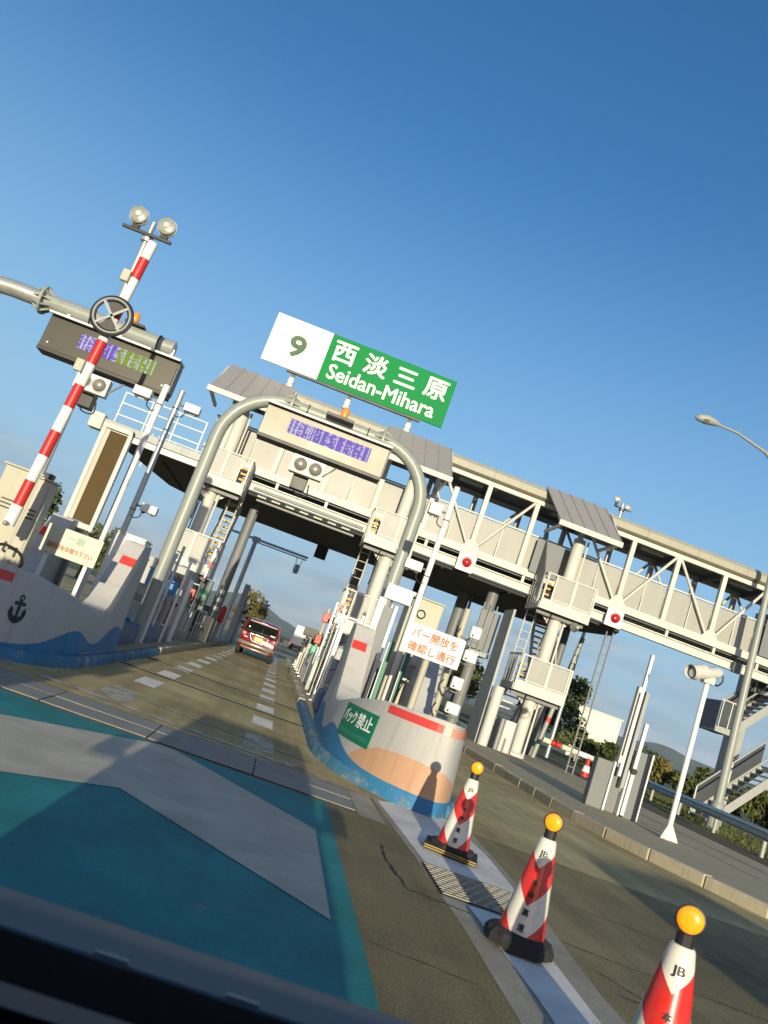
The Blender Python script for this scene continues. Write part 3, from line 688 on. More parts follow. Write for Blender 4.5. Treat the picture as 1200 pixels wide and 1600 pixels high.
fe2 = [(x + 0.06, y) for x, y in far_edge]
isl_f = struct('traffic_island', MB().prism(fe2 + [(12.0, 4.2), (12.3, 30), (11.2, 44)], -0.02, 0.16), M['island'])
kerb_run(isl_f, far_edge, 0.17, M['kerb'], 0.95, 0.2)
poly_sheet('worn_line', [(8.3, 16.5), (9.6, 9.0), (9.78, 9.0), (8.48, 16.5)], 0.166, M['lineworn'], isl_f)
poly_sheet('worn_line', [(9.15, 22.5), (10.6, 9.5), (10.95, 9.5), (9.45, 22.5)], 0.166, M['edging'], isl_f)
struct('ditch', MB().prism([(11.5, 6), (12.4, 6), (13.1, 44), (11.3, 44)], 0.0, 0.171), M['soil'])
struct('verge', MB().prism([(12.4, 2), (60, 2), (60, 75), (13.4, 75)], 0.0, 0.10), M['ground'])

# ------------------------------------------------------------------ boat-shaped island walls
HZ = [(8.6, 0.985), (9.3, 0.955), (9.9, 0.865), (10.6, 0.745), (11.2, 0.675), (11.6, 0.69), (11.9, 0.83), (12.1, 1.03), (12.3, 1.31), (12.5, 1.58), (12.62, 1.72), (12.68, 1.80), (13.3, 1.84)]
def hz(y):
    for (a, za), (b, zb) in zip(HZ[:-1], HZ[1:]):
        if y <= b: return za + (zb - za) * max(0, (y - a) / (b - a))
    return HZ[-1][1]
class Wall:
    def __init__(s, xc, al, ar, y0=8.65, yc=11.0, yend=13.25):
        pts = ellipse_edge(xc, al, ar, y0, yc, 0.0, 48)
        ys = [11.2, 11.4, 11.6, 11.75, 11.9, 12.0, 12.1, 12.2, 12.3, 12.4, 12.5, 12.58, 12.64, 12.68, 12.9, yend]
        pts = [(pts[0][0], y) for y in reversed(ys)] + pts + [(pts[-1][0], y) for y in ys]
        s.p = [Vector((x, y, 0)) for x, y in pts]
        s.u = [0.0]
        for a, b in zip(s.p[:-1], s.p[1:]): s.u.append(s.u[-1] + (b - a).length)
        k = min(range(len(s.p)), key=lambda i: s.p[i].y); u0 = s.u[k]; s.u = [x - u0 for x in s.u]
    def at(s, u):
        for i in range(len(s.p) - 1):
            if u <= s.u[i + 1] or i == len(s.p) - 2:
                t = (u - s.u[i]) / (s.u[i + 1] - s.u[i]); p = s.p[i].lerp(s.p[i + 1], t); d = (s.p[i + 1] - s.p[i]).normalized()
                n0 = Vector((d.y, -d.x, 0)); return p, n0
    def surf(s, u, z, lift=0.0):
        p, nrm = s.at(u); b = 0.07 * (1 - z / 0.95) if z < 0.95 else 0.0     # battered foot
        return Vector((p.x, p.y, z)) + nrm * (b - 0.07 + lift)
    def build(s, label, m, thick=0.34):
        o = thing('island_wall', label, 'concrete wall', (s.p[len(s.p) // 2].x, 8.65, 0.0))
        vs, fs, uv = [], [], []
        rows = 7
        for i, p in enumerate(s.p):
            a = s.p[max(i - 1, 0)]; b = s.p[min(i + 1, len(s.p) - 1)]; d = (b - a).normalized(); nrm = Vector((d.y, -d.x, 0))
            top = hz(p.y)
            for r in range(rows):
                z = top * r / (rows - 1); bt = 0.07 * (1 - z / 0.95) if z < 0.95 else 0.0
                ins = 0.0 if r < rows - 1 else 0.02
                vs.append(Vector((p.x, p.y, z)) + nrm * (bt - 0.07 - ins)); uv.append((s.u[i], z))
            vs.append(Vector((p.x, p.y, top)) + nrm * (-0.07 - thick)); uv.append((s.u[i], top + 1.0))
            vs.append(Vector((p.x, p.y, 0.0)) + nrm * (-0.07 - thick)); uv.append((s.u[i], 1.2))
        w = rows + 2
        for i in range(len(s.p) - 1):
            for r in range(w - 1): fs.append((i * w + r, (i + 1) * w + r, (i + 1) * w + r + 1, i * w + r + 1))
        e = (len(s.p) - 1) * w
        fs.append(tuple(range(w - 1, -1, -1))); fs.append(tuple(e + r for r in range(w)))
        me = bpy.data.meshes.new('wall'); me.from_pydata([tuple(v - o.location) for v in vs], [], fs); me.update()
        ul = me.uv_layers.new(name='wall')
        for li, l in enumerate(me.loops): ul.data[li].uv = uv[l.vertex_index]
        b = bmesh.new(); b.from_mesh(me); bmesh.ops.recalc_face_normals(b, faces=b.faces); b.to_mesh(me); b.free()
        me.polygons.foreach_set('use_smooth', [True] * len(me.polygons)); me.set_sharp_from_angle(angle=0.75)
        link('wall', me, m, o)
        s.o = o
        return o
    def patch(s, name, u0, u1, z0, z1, m, parent, lift=0.004, nseg=10, label=None):
        mb = MB(); vs, fs = [], []
        for i in range(nseg + 1):
            u = u0 + (u1 - u0) * i / nseg
            vs += [s.surf(u, z0, lift), s.surf(u, z1, lift), s.surf(u, z0, -0.01), s.surf(u, z1, -0.01)]
        for i in range(nseg):
            a = 4 * i; b = a + 4
            fs += [(a, b, b + 1, a + 1), (a + 1, b + 1, b + 3, a + 3), (a, a + 2, b + 2, b)]
        fs += [(0, 1, 3, 2), (4 * nseg, 4 * nseg + 2, 4 * nseg + 3, 4 * nseg + 1)]
        mb.add(vs, fs)
        return part(name, mb, m, parent, label)
def anchor(wall, u, z, sc, parent):
    """The black anchor emblem: ring, stock, shank, fluked arms."""
    def P(x, y): return wall.surf(u + x * sc, z + y * sc, 0.006)
    mb = MB()
    def strip(a, b):
        n = len(a); mb.add([P(*q) for q in a] + [P(*q) for q in b], [(i, i + 1, n + i + 1, n + i) for i in range(n - 1)])
    ring = [(0.13 * math.cos(t), 0.42 + 0.13 * math.sin(t)) for t in [2 * math.pi * i / 16 for i in range(17)]]
    rin = [(0.065 * math.cos(t), 0.42 + 0.065 * math.sin(t)) for t in [2 * math.pi * i / 16 for i in range(17)]]
    strip(ring, rin)
    strip([(-0.075, 0.31), (-0.075, -0.42)], [(0.075, 0.31), (0.075, -0.42)])
    strip([(-0.30, 0.26), (-0.30, 0.11)], [(0.30, 0.26), (0.30, 0.11)])
    a1 = [(0.46 * math.cos(t), -0.12 + 0.50 * math.sin(t)) for t in [math.pi + math.pi * i / 14 for i in range(15)]]
    a2 = [(0.27 * math.cos(t), -0.14 + 0.22 * math.sin(t)) for t in [math.pi + math.pi * i / 14 for i in range(15)]]
    strip(a1, a2)
    for sgn in (-1, 1): mb.add([P(sgn * 0.20, -0.17), P(sgn * 0.46, -0.20), P(sgn * 0.37, 0.06)], [(0, 1, 2)])
    mb.add([P(-0.12, -0.49), P(0.12, -0.49), P(0, -0.66)], [(0, 1, 2)])
    part('anchor_emblem', mb, M['black'], parent)

wr = Wall(2.1, 1.10, 0.55)
wr_o = wr.build('grey boat-shaped wall with orange sun and blue wave behind the first cone', wall_mat('painted_wall_sunrise', 1))
wlft = Wall(-3.4, 0.55, 1.10)
wl_o = wlft.build('shaded grey boat-shaped wall with black anchor and blue wave on the left', wall_mat('painted_wall_wave', -1))
wr.patch('reflective_strip', -0.92, -0.10, 0.845, 0.935, M['reflred'], wr_o)
wr.patch('reflective_strip', -0.09, 0.36, 0.845, 0.935, M['reflpale'], wr_o, label='paler faded reflective strip')
wr.patch('reflective_strip', 0.37, 0.85, 0.845, 0.935, M['reflred'], wr_o)
wlft.patch('reflective_strip', -0.7, 0.72, 0.80, 0.90, M['reflred'], wl_o)
anchor(wr, 1.05, 0.55, 0.30, wr_o)
anchor(wlft, 0.93, 0.56, 0.27, wl_o)
def fin_reflector(x0, x1, o):
    yy = 12.44
    z0, z1 = 1.43, 1.56
    def yof(z):
        for (a, za), (b, zb) in zip(HZ[:-1], HZ[1:]):
            if za <= z <= zb: return a + (b - a) * (z - za) / (zb - za)
    mb = MB(); d = 0.012
    mb.add([(x0, yof(z0) - d, z0), (x1, yof(z0) - d, z0), (x1, yof(z1) - d, z1), (x0, yof(z1) - d, z1), (x0, yof(z0) + d, z0), (x1, yof(z0) + d, z0), (x1, yof(z1) + d, z1), (x0, yof(z1) + d, z1)],
           [(0, 1, 2, 3), (4, 7, 6, 5), (0, 4, 5, 1), (1, 5, 6, 2), (2, 6, 7, 3), (3, 7, 4, 0)])
    part('reflector', mb, M['reflred'], o)
fin_reflector(1.10, 1.33, wr_o); fin_reflector(-2.61, -2.39, wl_o); fin_reflector(-3.86, -3.66, wl_o)

# green "no reversing" notice on the sunrise wall
nt_o = thing('notice_board', 'green notice with white lettering on the side of the sunrise wall', 'notice', (1.4, 9.6, 0.4))
# notice spans u -2.06 .. -0.98
wr.patch('board', -1.98, -1.02, 0.375, 0.765, M['signgreen2'], nt_o, lift=0.010)
def mapn(x, z, l): return wr.surf(x, z, 0.0125 + l)
text_on('lettering', 'バック', M['signtext'], nt_o, -1.93, -1.50, 0.545, 0.71, 0, 0.0035, fn=mapn)
text_on('lettering', '禁止', M['signtext'], nt_o, -1.46, -1.07, 0.54, 0.72, 0, 0.0035, fn=mapn)
text_on('lettering', '後続車のためバックしないで下さい', M['fadetext'], nt_o, -1.93, -1.07, 0.425, 0.475, 0, 0.0, fn=mapn)

# ------------------------------------------------------------------ footbridge over the lanes
YN, YF = 26.8, 28.9
BX0, BX1 = -4.55, 20.5
br = thing('footbridge', 'long roofed steel footbridge with panelled sides above the toll lanes', 'footbridge', (5.0, 27.8, 5.8))
POSTS = [-3.95, -2.1, -0.35, 1.45, 3.28, 5.07, 6.85, 8.66, 10.55, 12.28, 14.08, 15.75, 17.5, 19.3]
for side, y in ((0, YN), (1, YF)):
    part('bottom_chord', MB().bar((BX0, y, 6.04), (BX1, y, 6.04), 0.16, 0.26), M['cream'], br, bevel=0.01)
    part('top_chord', MB().bar((BX0, y, 8.53), (BX1, y, 8.53), 0.16, 0.16), M['cream'], br, bevel=0.01)
    for x in POSTS:
        part('post', MB().bar((x, y, 6.17), (x, y, 8.45), 0.17, 0.17), M['cream'], br, bevel=0.012)
    dg = [(5.07, 3.28), (5.07, 6.85), (10.55, 8.66), (10.55, 12.28), (14.08, 12.28), (14.08, 15.75), (17.5, 15.75), (17.5, 19.3)]
    for xb, xt in dg:
        s = 1 if xt > xb else -1
        part('diagonal_brace', MB().tube([(xb + s * 0.13, y - 0.02, 6.2), (xt - s * 0.10, y - 0.02, 8.44)], 0.052, 10), M['cream'], br, smooth=SM)
        part('gusset', MB().prism_y([(xb + s * .05, 6.16), (xb + s * .3, 6.16), (xb + s * .12, 6.42), (xb + s * .05, 6.42)], y - 0.075, y + 0.005), M['cream'], br)
    xs = [BX0] + POSTS + [BX1]
    for a, b in zip(xs[:-1], xs[1:]):
        nn = 2 if b - a > 1.2 else 1
        for k in range(nn):
            x0 = a + 0.06 + (b - a - 0.12) * k / nn; x1 = a + 0.06 + (b - a - 0.12) * (k + 1) / nn
            yy = y + 0.11
            part('side_panel', MB().box(x0 + 0.02, x1 - 0.02, yy, yy + 0.03, 6.20, 7.34), M['panel'], br, bevel=0.006)
            part('panel_frame', MB().box(x0 - 0.005, x0 + 0.032, yy - 0.025, yy + 0.0, 6.18, 7.38), M['cream'], br)
    part('panel_rail', MB().bar((BX0, y + 0.12, 7.39), (BX1, y + 0.12, 7.39), 0.07, 0.05), M['cream'], br)
part('deck', MB().box(BX0, BX1, YN + 0.1, YF - 0.1, 5.86, 6.0), M['greydark'], br)
part('roof_deck', MB().box(BX0 - 0.1, BX1, YN - 0.02, YF + 0.2, 8.63, 8.70), M['greydark'], br)
for k in range(14):
    x = BX0 + 0.9 + k * 1.78
    part('roof_beam', MB().box(x, x + 0.12, YN + 0.1, YF - 0.1, 8.42, 8.625), M['greydark'], br)
    if k % 2 == 0: part('batten_lamp', MB().box(x + 0.6, x + 1.5, 27.6, 27.75, 8.52, 8.62), M['white'], br)
for i in range(13):                                            # gutter fascia in lengths
    x0 = BX0 - 0.1 + i * 1.94; x1 = min(x0 + 1.932, BX1)
    part('gutter', MB().prism_x([(YN - 0.06, 8.64), (YN - 0.22, 8.70), (YN - 0.22, 8.92), (YN - 0.08, 9.07), (YN + 0.05, 9.07), (YN + 0.05, 8.66)], x0, x1), M['gutter'], br)
part('far_gutter', MB().box(BX0, BX1, YF + 0.2, YF + 0.35, 8.62, 9.05), M['gutter'], br)
part('roof_sheet', MB().add([(BX0, YN + 0.05, 9.0), (BX1, YN + 0.05, 9.0), (BX1, YF + 0.25, 9.02), (BX0, YF + 0.25, 9.02)], [(0, 1, 2, 3)]), M['roof'], br)
for i in range(8):                                             # carrying girder, in lengths with bolted joints
    x0 = -4.0 + i * 3.0; x1 = x0 + 2.985
    part('girder', MB().prism_x([(YN - 0.10, 5.36), (YN + 0.12, 5.36), (YN + 0.12, 5.40), (YN + 0.02, 5.41), (YN + 0.02, 5.63), (YN + 0.12, 5.64), (YN + 0.12, 5.68), (YN - 0.10, 5.68), (YN - 0.10, 5.64), (YN - 0.01, 5.63), (YN - 0.01, 5.41), (YN - 0.10, 5.40)], x0, x1), M['cream'], br)
    part('splice_plate', MB().box(x1 - 0.16, x1 + 0.16, YN - 0.035, YN - 0.011, 5.43, 5.62), M['cream'], br)
for x in [p + 0.3 for p in POSTS]:
    part('hanger', MB().box(x - 0.05, x + 0.05, YN - 0.02, YN + 0.08, 5.685, 5.905), M['cream'], br)
part('glazed_end_panel', MB().box(15.95, 17.4, YN - 0.1, YN - 0.06, 6.2, 7.5), M['greydark'], br)
part('junction_box', MB().box(15.1, 15.4, YN - 0.28, YN - 0.11, 5.3, 5.66), M['greydark'], br)

# dormer roofs over the stair towers: standing-seam sheets
def dormer(x0, x1, xb0, xb1):
    n = 5
    for i in range(n):
        a0 = xb0 + (xb1 - xb0) * i / n; a1 = xb0 + (xb1 - xb0) * (i + 1) / n - 0.014
        t0 = x0 + (x1 - x0) * i / n; t1 = x0 + (x1 - x0) * (i + 1) / n - 0.014
        mb = MB(); yb, yt, zb, zt, th = 24.95, 26.66, 7.78, 9.16, 0.05
        mb.add([(a0, yb, zb), (a1, yb, zb), (t1, yt, zt), (t0, yt, zt), (a0, yb, zb - th), (a1, yb, zb - th), (t1, yt, zt - th), (t0, yt, zt - th)],
               [(0, 1, 2, 3), (7, 6, 5, 4), (0, 4, 5, 1), (1, 5, 6, 2), (2, 6, 7, 3), (3, 7, 4, 0)])
        s = part('roof_sheet', mb, M['roof'], br)
        part('seam', MB().bar((a1 + 0.006, yb, zb + 0.012), (t1 + 0.006, yt, zt + 0.012), 0.026, 0.04), M['roof'], s)
    part('eaves_fascia', MB().box(xb0 - 0.04, xb1 + 0.04, 24.86, 24.94, 7.58, 7.76), M['cream'], br, bevel=0.008)
    for x in (xb0 + 0.02, xb1 - 0.06):
        mb = MB(); mb.prism_x([(24.95, 7.58), (26.55, 8.86), (26.55, 9.03), (24.95, 7.74)], x, x + 0.05); part('verge_board', mb, M['cream'], br)
    part('tie_beam', MB().bar((xb0 + 0.1, 25.0, 7.62), (xb0 + 0.1, 26.7, 7.62), 0.08, 0.1), M['cream'], br)
    part('tie_beam', MB().bar((xb1 - 0.1, 25.0, 7.62), (xb1 - 0.1, 26.7, 7.62), 0.08, 0.1), M['cream'], br)
dormer(-4.68, -2.40, -4.80, -2.30)
dormer(1.02, 3.32, 1.05, 3.42)
dormer(6.92, 9.15, 7.25, 9.42)

# ------------------------------------------------------------------ toll canopy under the bridge
cp = thing('toll_canopy', 'dark flat canopy slab roofing the toll lanes below the footbridge', 'canopy', (2, 30, 0))
poly = [(-7.35, 25.25), (-4.35, 25.25), (-4.35, 26.95), (11.0, 26.95), (11.35, 28.4), (10.3, 32.6), (8.2, 33.6), (-5.0, 33.6), (-6.15, 32.3)]
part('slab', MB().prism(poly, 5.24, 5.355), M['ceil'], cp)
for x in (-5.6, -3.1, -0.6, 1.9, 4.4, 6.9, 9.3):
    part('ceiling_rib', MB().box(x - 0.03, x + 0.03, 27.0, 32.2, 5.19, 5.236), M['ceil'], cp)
part('edge_fascia', MB().box(-7.42, -4.2, 25.10, 25.24, 5.18, 5.36), M['white'], cp, bevel=0.01)
part('edge_cap', MB().box(-7.46, -4.2, 25.05, 25.28, 5.37, 5.62), M['grey'], cp, bevel=0.015)
part('corner_block', MB().box(-7.75, -7.35, 24.9, 25.35, 5.2, 5.7), M['yellowsign'], cp, bevel=0.02)
for z in (5.95, 6.35, 6.7):
    part('hand_rail', MB().tube([(-7.2, 25.5, z), (-4.5, 25.5, z)], 0.022, 8), M['white'], cp)
    part('hand_rail', MB().tube([(-7.0, 31.0, z), (-4.5, 31.0, z)], 0.022, 8), M['white'], cp)
for x in (-7.2, -6.3, -5.4, -4.5):
    part('rail_post', MB().tube([(x, 25.5, 5.56), (x, 25.5, 6.72)], 0.024, 8), M['white'], cp)
    part('rail_post', MB().tube([(x, 31.0, 5.36), (x, 31.0, 6.72)], 0.024, 8), M['white'], cp)
for x, y, r, m in ((-2.62, 31.6, 0.19, 'greydark'), (2.05, 31.6, 0.2, 'greydark'), (6.35, 31.5, 0.24, 'greydark'), (6.60, 27.9, 0.2, 'greymid'), (-2.35, 28.6, 0.17, 'greymid'), (10.6, 31.0, 0.14, 'greydark')):  # mid-grey columns darkened in colour for the shade under the canopy
    c = part('column', MB().lathe([(r, 0.15), (r, 5.235)], 20, (x, y, 0)), M[m], cp, smooth=SM)
    if r == 0.24: part('downpipe', MB().tube([(x + 0.3, y - 0.1, 0.2), (x + 0.3, y - 0.1, 5.23)], 0.05, 8), M['greydark'], c)
for z in (4.05, 3.78):
    part('reflective_band', MB().lathe([(0.206, z), (0.206, z + 0.14)], 20, (6.60, 27.9, 0)), M['white'], cp, smooth=SM)
for z in (1.86, 1.56, 1.26):
    part('reflective_band', MB().box(-2.44, -2.26, 28.42, 28.44, z, z + 0.14), M['white'], cp)
for x, y in ((0.2, 33.4), (4.6, 33.4)): part('hanging_box', MB().box(x, x + 0.5, y, y + 0.15, 4.7, 5.235), M['black'], cp)
part('lamp_row', MB().box(-2.3, 1.2, 26.98, 27.06, 5.12, 5.2), M['greydark'], cp, bevel=0.01)
for i in range(7): part('lamp_tube', MB().tube([(-2.3 + i * 0.5, 26.9, 5.28), (-2.0 + i * 0.5, 26.9, 5.28)], 0.035, 10), M['cream'], cp)
part('cable_tray', MB().box(-2.5, 1.4, 26.7, 26.78, 5.42, 5.52), M['greydark'], cp)

# ------------------------------------------------------------------ stair towers
def tower(x0, x1, xcol, open_side, label):
    t = thing('stair_tower', label, 'stair tower', ((x0 + x1) / 2, 26.2, 0.15))
    col = part('column', MB().lathe([(0.2, 0.15), (0.2, 7.6)], 20, (xcol, 26.0, 0)), M['cream'], t, smooth=SM)
    part('column_base', MB().lathe([(0.34, 0.15), (0.34, 0.24), (0.25, 0.30)], 16, (xcol, 26.0, 0)), M['cream'], t)
    part('downpipe', MB().tube([(xcol + 0.27, 25.9, 0.2), (xcol + 0.27, 25.9, 7.6)], 0.035, 8), M['cream'], t)
    for lv, (zf, hh) in enumerate(((2.15, 1.17), (4.90, 1.2))):
        part('landing', MB().box(x0 + 0.03, x1 - 0.03, 25.46, 27.0 if lv == 0 else 26.6, zf, zf + 0.1), M['greydark'], t)
        part('skirt', MB().box(x0, x1, 25.40, 25.46, zf - 0.02, zf + 0.33), M['cream'], t, bevel=0.006)
        xm = (x0 + x1) / 2
        a = x0 + (0.30 if open_side == 'L' else 0.07); b = x1 - (0.30 if open_side == 'R' else 0.07)
        xm = (a + b) / 2
        for p0, p1 in ((a, xm), (xm, b)):
            part('front_panel', MB().box(p0 + 0.05, p1 - 0.05, 25.43, 25.455, zf + 0.36, zf + hh - 0.06), M['panel'], t, bevel=0.006)
            for q in (p0, p1 - 0.05): part('panel_frame', MB().box(q, q + 0.048, 25.405, 25.45, zf + 0.335, zf + hh - 0.045), M['cream'], t)
            part('panel_frame', MB().box(p0 + 0.05, p1 - 0.05, 25.41, 25.428, zf + 0.345, zf + 0.385), M['cream'], t)
        part('top_rail', MB().box(x0, x1, 25.40, 25.46, zf + hh - 0.045, zf + hh), M['cream'], t, bevel=0.005)
        for xx in (x0, x1 - 0.055): part('corner_post', MB().box(xx, xx + 0.055, 25.405, 25.47, zf + 0.335, zf + hh - 0.045), M['cream'], t)
        # sides: skirt, rails and upright bars
        for xx in (x0, x1):
            part('side_skirt', MB().box(xx - 0.02, xx + 0.02, 25.48, 26.9, zf - 0.02, zf + 0.2), M['cream'], t)
            part('side_rail', MB().box(xx - 0.02, xx + 0.02, 25.48, 26.9, zf + hh - 0.05, zf + hh), M['cream'], t)
            for k in range(5):
                yy = 25.75 + k * 0.27
                part('baluster', MB().box(xx - 0.018, xx + 0.018, yy, yy + 0.05, zf + 0.21, zf + hh - 0.055), M['cream'], t)
    # three flights running away from and towards the lane front
    lo, hi = x0 + 0.12, x1 - 0.12; w = (hi - lo) / 2 - 0.05
    fl = [(lo, lo + w, 0.16, 2.2, 27.9, 26.4), (hi - w, hi, 2.2, 4.95, 26.9, 28.6), (lo, lo + w, 4.95, 6.05, 26.6, 27.6)]
    for fi, (a, b, z0, z1, y0, y1) in enumerate(fl):
        n = max(4, int((z1 - z0) / 0.2)); f = part('stair_flight', MB().bar((a, y0, z0), (a, y1, z1), 0.04, 0.22).bar((b, y0, z0), (b, y1, z1), 0.04, 0.22), M['cream'], t)
        for k in range(n):
            q = (k + 0.5) / n; z = z0 + (z1 - z0) * q; y = y0 + (y1 - y0) * q
            part('tread', MB().box(a + 0.03, b - 0.03, y - 0.13, y + 0.13, z, z + 0.04), M['panel'], f)
            part('nosing', MB().box(a + 0.03, b - 0.03, y - 0.142, y - 0.131, z - 0.005, z + 0.045), M['yellow'] if fi == 1 else M['cream'], f)
        sgn = a if fi != 1 else b
        vs = MB(); vs.add([(sgn - 0.03, y0, z0 + 0.15), (sgn - 0.03, y1, z1 + 0.15), (sgn - 0.03, y1, z1 + 1.05), (sgn - 0.03, y0, z0 + 1.05), (sgn, y0, z0 + 0.15), (sgn, y1, z1 + 0.15), (sgn, y1, z1 + 1.05), (sgn, y0, z0 + 1.05)],
                          [(0, 1, 2, 3), (7, 6, 5, 4), (0, 4, 5, 1), (1, 5, 6, 2), (2, 6, 7, 3), (3, 7, 4, 0)])
        part('balustrade_panel', vs, M['grey'], t)
        part('hand_rail', MB().tube([(sgn, y0, z0 + 1.1), (sgn, y1, z1 + 1.1)], 0.025, 8), M['cream'], t)
    ladder_x = x1 + 0.12 if open_side == 'R' else x0 - 0.12
    lad = part('stair_guard', MB().box(ladder_x - 0.02, ladder_x + 0.02, 26.4, 27.2, 0.5, 6.0), M['grey'], t) if False else None
    # lit cladding of the open side: stacked yellow edged landings seen between bars
    sx = x1 - 0.17 if open_side == 'R' else x0 + 0.17
    for z in (2.62, 2.80, 2.98, 5.36, 5.55, 5.74):
        part('nosing', MB().box(sx - 0.10, sx + 0.10, 25.62, 25.70, z, z + 0.07), M['yellow'], t)
    lx = x1 - 0.25 if open_side == 'R' else x0 + 0.25
    for xx in (lx - 0.16, lx + 0.16): part('ladder_rail', MB().tube([(xx, 26.85, 2.2), (xx, 26.85, 6.2)], 0.022, 8), M['cream'], t)
    for k in range(13): part('rung', MB().tube([(lx - 0.16, 26.85, 2.4 + k * 0.29), (lx + 0.16, 26.85, 2.4 + k * 0.29)], 0.014, 6), M['cream'], t)
    for zf in (2.15, 4.9):
        for sgx in (-1, 1):
            part('gusset', MB().prism_y([(xcol + sgx * 0.19, zf - 0.03), (xcol + sgx * 0.62, zf - 0.03), (xcol + sgx * 0.19, zf - 0.42)], 25.98, 26.02), M['cream'], t)
        part('floor_beam', MB().box(x0 + 0.05, x1 - 0.05, 25.7, 25.8, zf - 0.16, zf - 0.003), M['greymid'], t)
        for k in range(6): part('bolt', MB().lathe([(0.014, 0), (0.014, 0.01)], 6, (x0 + 0.12 + (x1 - x0 - 0.24) * k / 5, 25.40, zf + 0.27), 'y'), M['grey'], t)
    part('conduit', MB().tube([(xcol - 0.24, 25.85, 0.2), (xcol - 0.24, 25.85, 4.7)], 0.022, 8), M['greydark'], t)
    for zf in (2.15, 4.9):
        part('cable', MB().tube(curve([(xcol - 0.3, 25.6, zf - 0.02), (xcol - 0.34, 25.6, zf - 0.35), (xcol - 0.28, 25.8, zf - 0.7), (xcol - 0.3, 25.9, zf - 1.2)]), 0.02, 6), M['black'], t)
    return t
tower(-4.08, -2.68, -3.62, 'R', 'stair tower with two pale landings behind the left leg of the arch')
tower(1.50, 3.07, 2.42, 'L', 'stair tower with two pale landings behind the right leg of the arch')
t3 = tower(7.56, 9.31, 8.42, 'L', 'stair tower with two pale landings right of the red signal lamps')
# side stairs clad in grey sheets on tower three
sw = MB(); sw.add([(6.95, 25.6, 0.16), (6.95, 27.0, 0.16), (6.95, 27.0, 4.6), (6.95, 25.9, 4.6), (7.03, 25.6, 0.16), (7.03, 27.0, 0.16), (7.03, 27.0, 4.6), (7.03, 25.9, 4.6)],
                  [(0, 1, 2, 3), (7, 6, 5, 4), (0, 4, 5, 1), (1, 5, 6, 2), (2, 6, 7, 3), (3, 7, 4, 0)])
part('cladding_wall', sw, M['grey'], t3)
for k in range(3):
    part('cladding_and_shade_sheet', MB().box(6.32 + k * 0.24, 6.55 + k * 0.24, 27.6, 27.64, 3.05, 4.45), M['greydark'], t3, bevel=0.004)  # dark grey carries the shade of the stairs above
    part('hand_rail', MB().tube([(6.34 + k * 0.24, 27.55, 2.95), (6.34 + k * 0.24, 27.55, 4.7)], 0.018, 8), M['galv'], t3)
part('cladding_and_shade_sheet', MB().box(6.3, 7.05, 27.56, 28.6, 2.86, 3.0), M['grey'], t3)
for k in range(5):
    mb = MB(); y0 = 25.6 + k * 0.3; z0 = 5.0 + k * 0.42
    mb.add([(7.46, y0, z0), (7.46, y0 + 0.28, z0 + 0.39), (7.46, y0 + 0.28, z0 + 1.45), (7.46, y0, z0 + 1.06), (7.50, y0, z0), (7.50, y0 + 0.28, z0 + 0.39), (7.50, y0 + 0.28, z0 + 1.45), (7.50, y0, z0 + 1.06)], [(0, 1, 2, 3), (7, 6, 5, 4), (0, 4, 5, 1), (1, 5, 6, 2), (2, 6, 7, 3), (3, 7, 4, 0)])
    part('cladding_and_shade_sheet', mb, M['greydark'], t3)
part('cladding_and_shade_sheet', MB().box(7.2, 8.2, 26.62, 26.66, 6.1, 7.3), M['greydark'], t3)  # dark sheet stands for the shaded opening onto the bridge
part('service_box', MB().box(7.55, 8.15, 25.55, 26.1, 0.15, 1.15), M['cream'], t3, bevel=0.01)
part('fire_hydrant_column', MB().lathe([(0.17, 0.15), (0.17, 2.05)], 16, (7.15, 25.4, 0)), M['cream'], t3, smooth=SM)
part('loudspeaker', MB().lathe([(0.16, 0), (0.15, 0.05), (0.06, 0.22), (0.05, 0.3)], 16, (8.95, 25.55, 4.68), 'y'), M['panel'], t3, smooth=SM)

# ------------------------------------------------------------------ main destination sign
sg = thing('destination_sign', 'large green and white gate sign reading 9 Seidan-Mihara on the bridge roof', 'sign', (-0.6, 27.25, 9.0))
part('white_panel', MB().box(-3.98, -1.915, 27.2, 27.26, 9.90, 11.72), M['signwhite'], sg, bevel=0.006)
part('green_panel', MB().box(-1.911, 2.79, 27.2, 27.26, 9.90, 11.72), M['signgreen'], sg, bevel=0.006)
part('back_frame', MB().box(-3.9, 2.7, 27.27, 27.34, 9.95, 11.66), M['greydark'], sg)
part('lower_rail', MB().box(-3.0, 2.0, 27.21, 27.33, 9.82, 9.895), M['black'], sg)
text_on('lettering', '9', M['numgreen'], sg, -3.25, -2.64, 10.36, 11.18, 27.197, 0.036)
for ch, xa, xb in (('西', -1.72, -0.90), ('淡', -0.56, 0.30), ('三', 0.62, 1.42), ('原', 1.72, 2.58)):
    za, zb = (10.78, 11.56) if ch != '三' else (10.83, 11.47)
    text_on('lettering', ch, M['signtext'], sg, xa, xb, za, zb, 27.197, 0.020)
text_on('lettering', 'Seidan-Mihara', M['signtext'], sg, -1.66, 2.36, 10.09, 10.66, 27.197, 0.013)
for x in (-2.72, -0.62, 1.66):
    p = part('post', MB().bar((x, 27.36, 9.02), (x, 27.36, 11.3), 0.13, 0.13), M['black'], sg)
    part('insulator', MB().lathe([(0.10, 9.28), (0.14, 9.34), (0.09, 9.42), (0.14, 9.5), (0.09, 9.58), (0.11, 9.64)], 14, (x, 27.24, 0)), M['white'], p, smooth=SM)
    part('foot_pipe', MB().lathe([(0.05, 9.02), (0.05, 9.28)], 10, (x, 27.24, 0)), M['polegrey'], p)

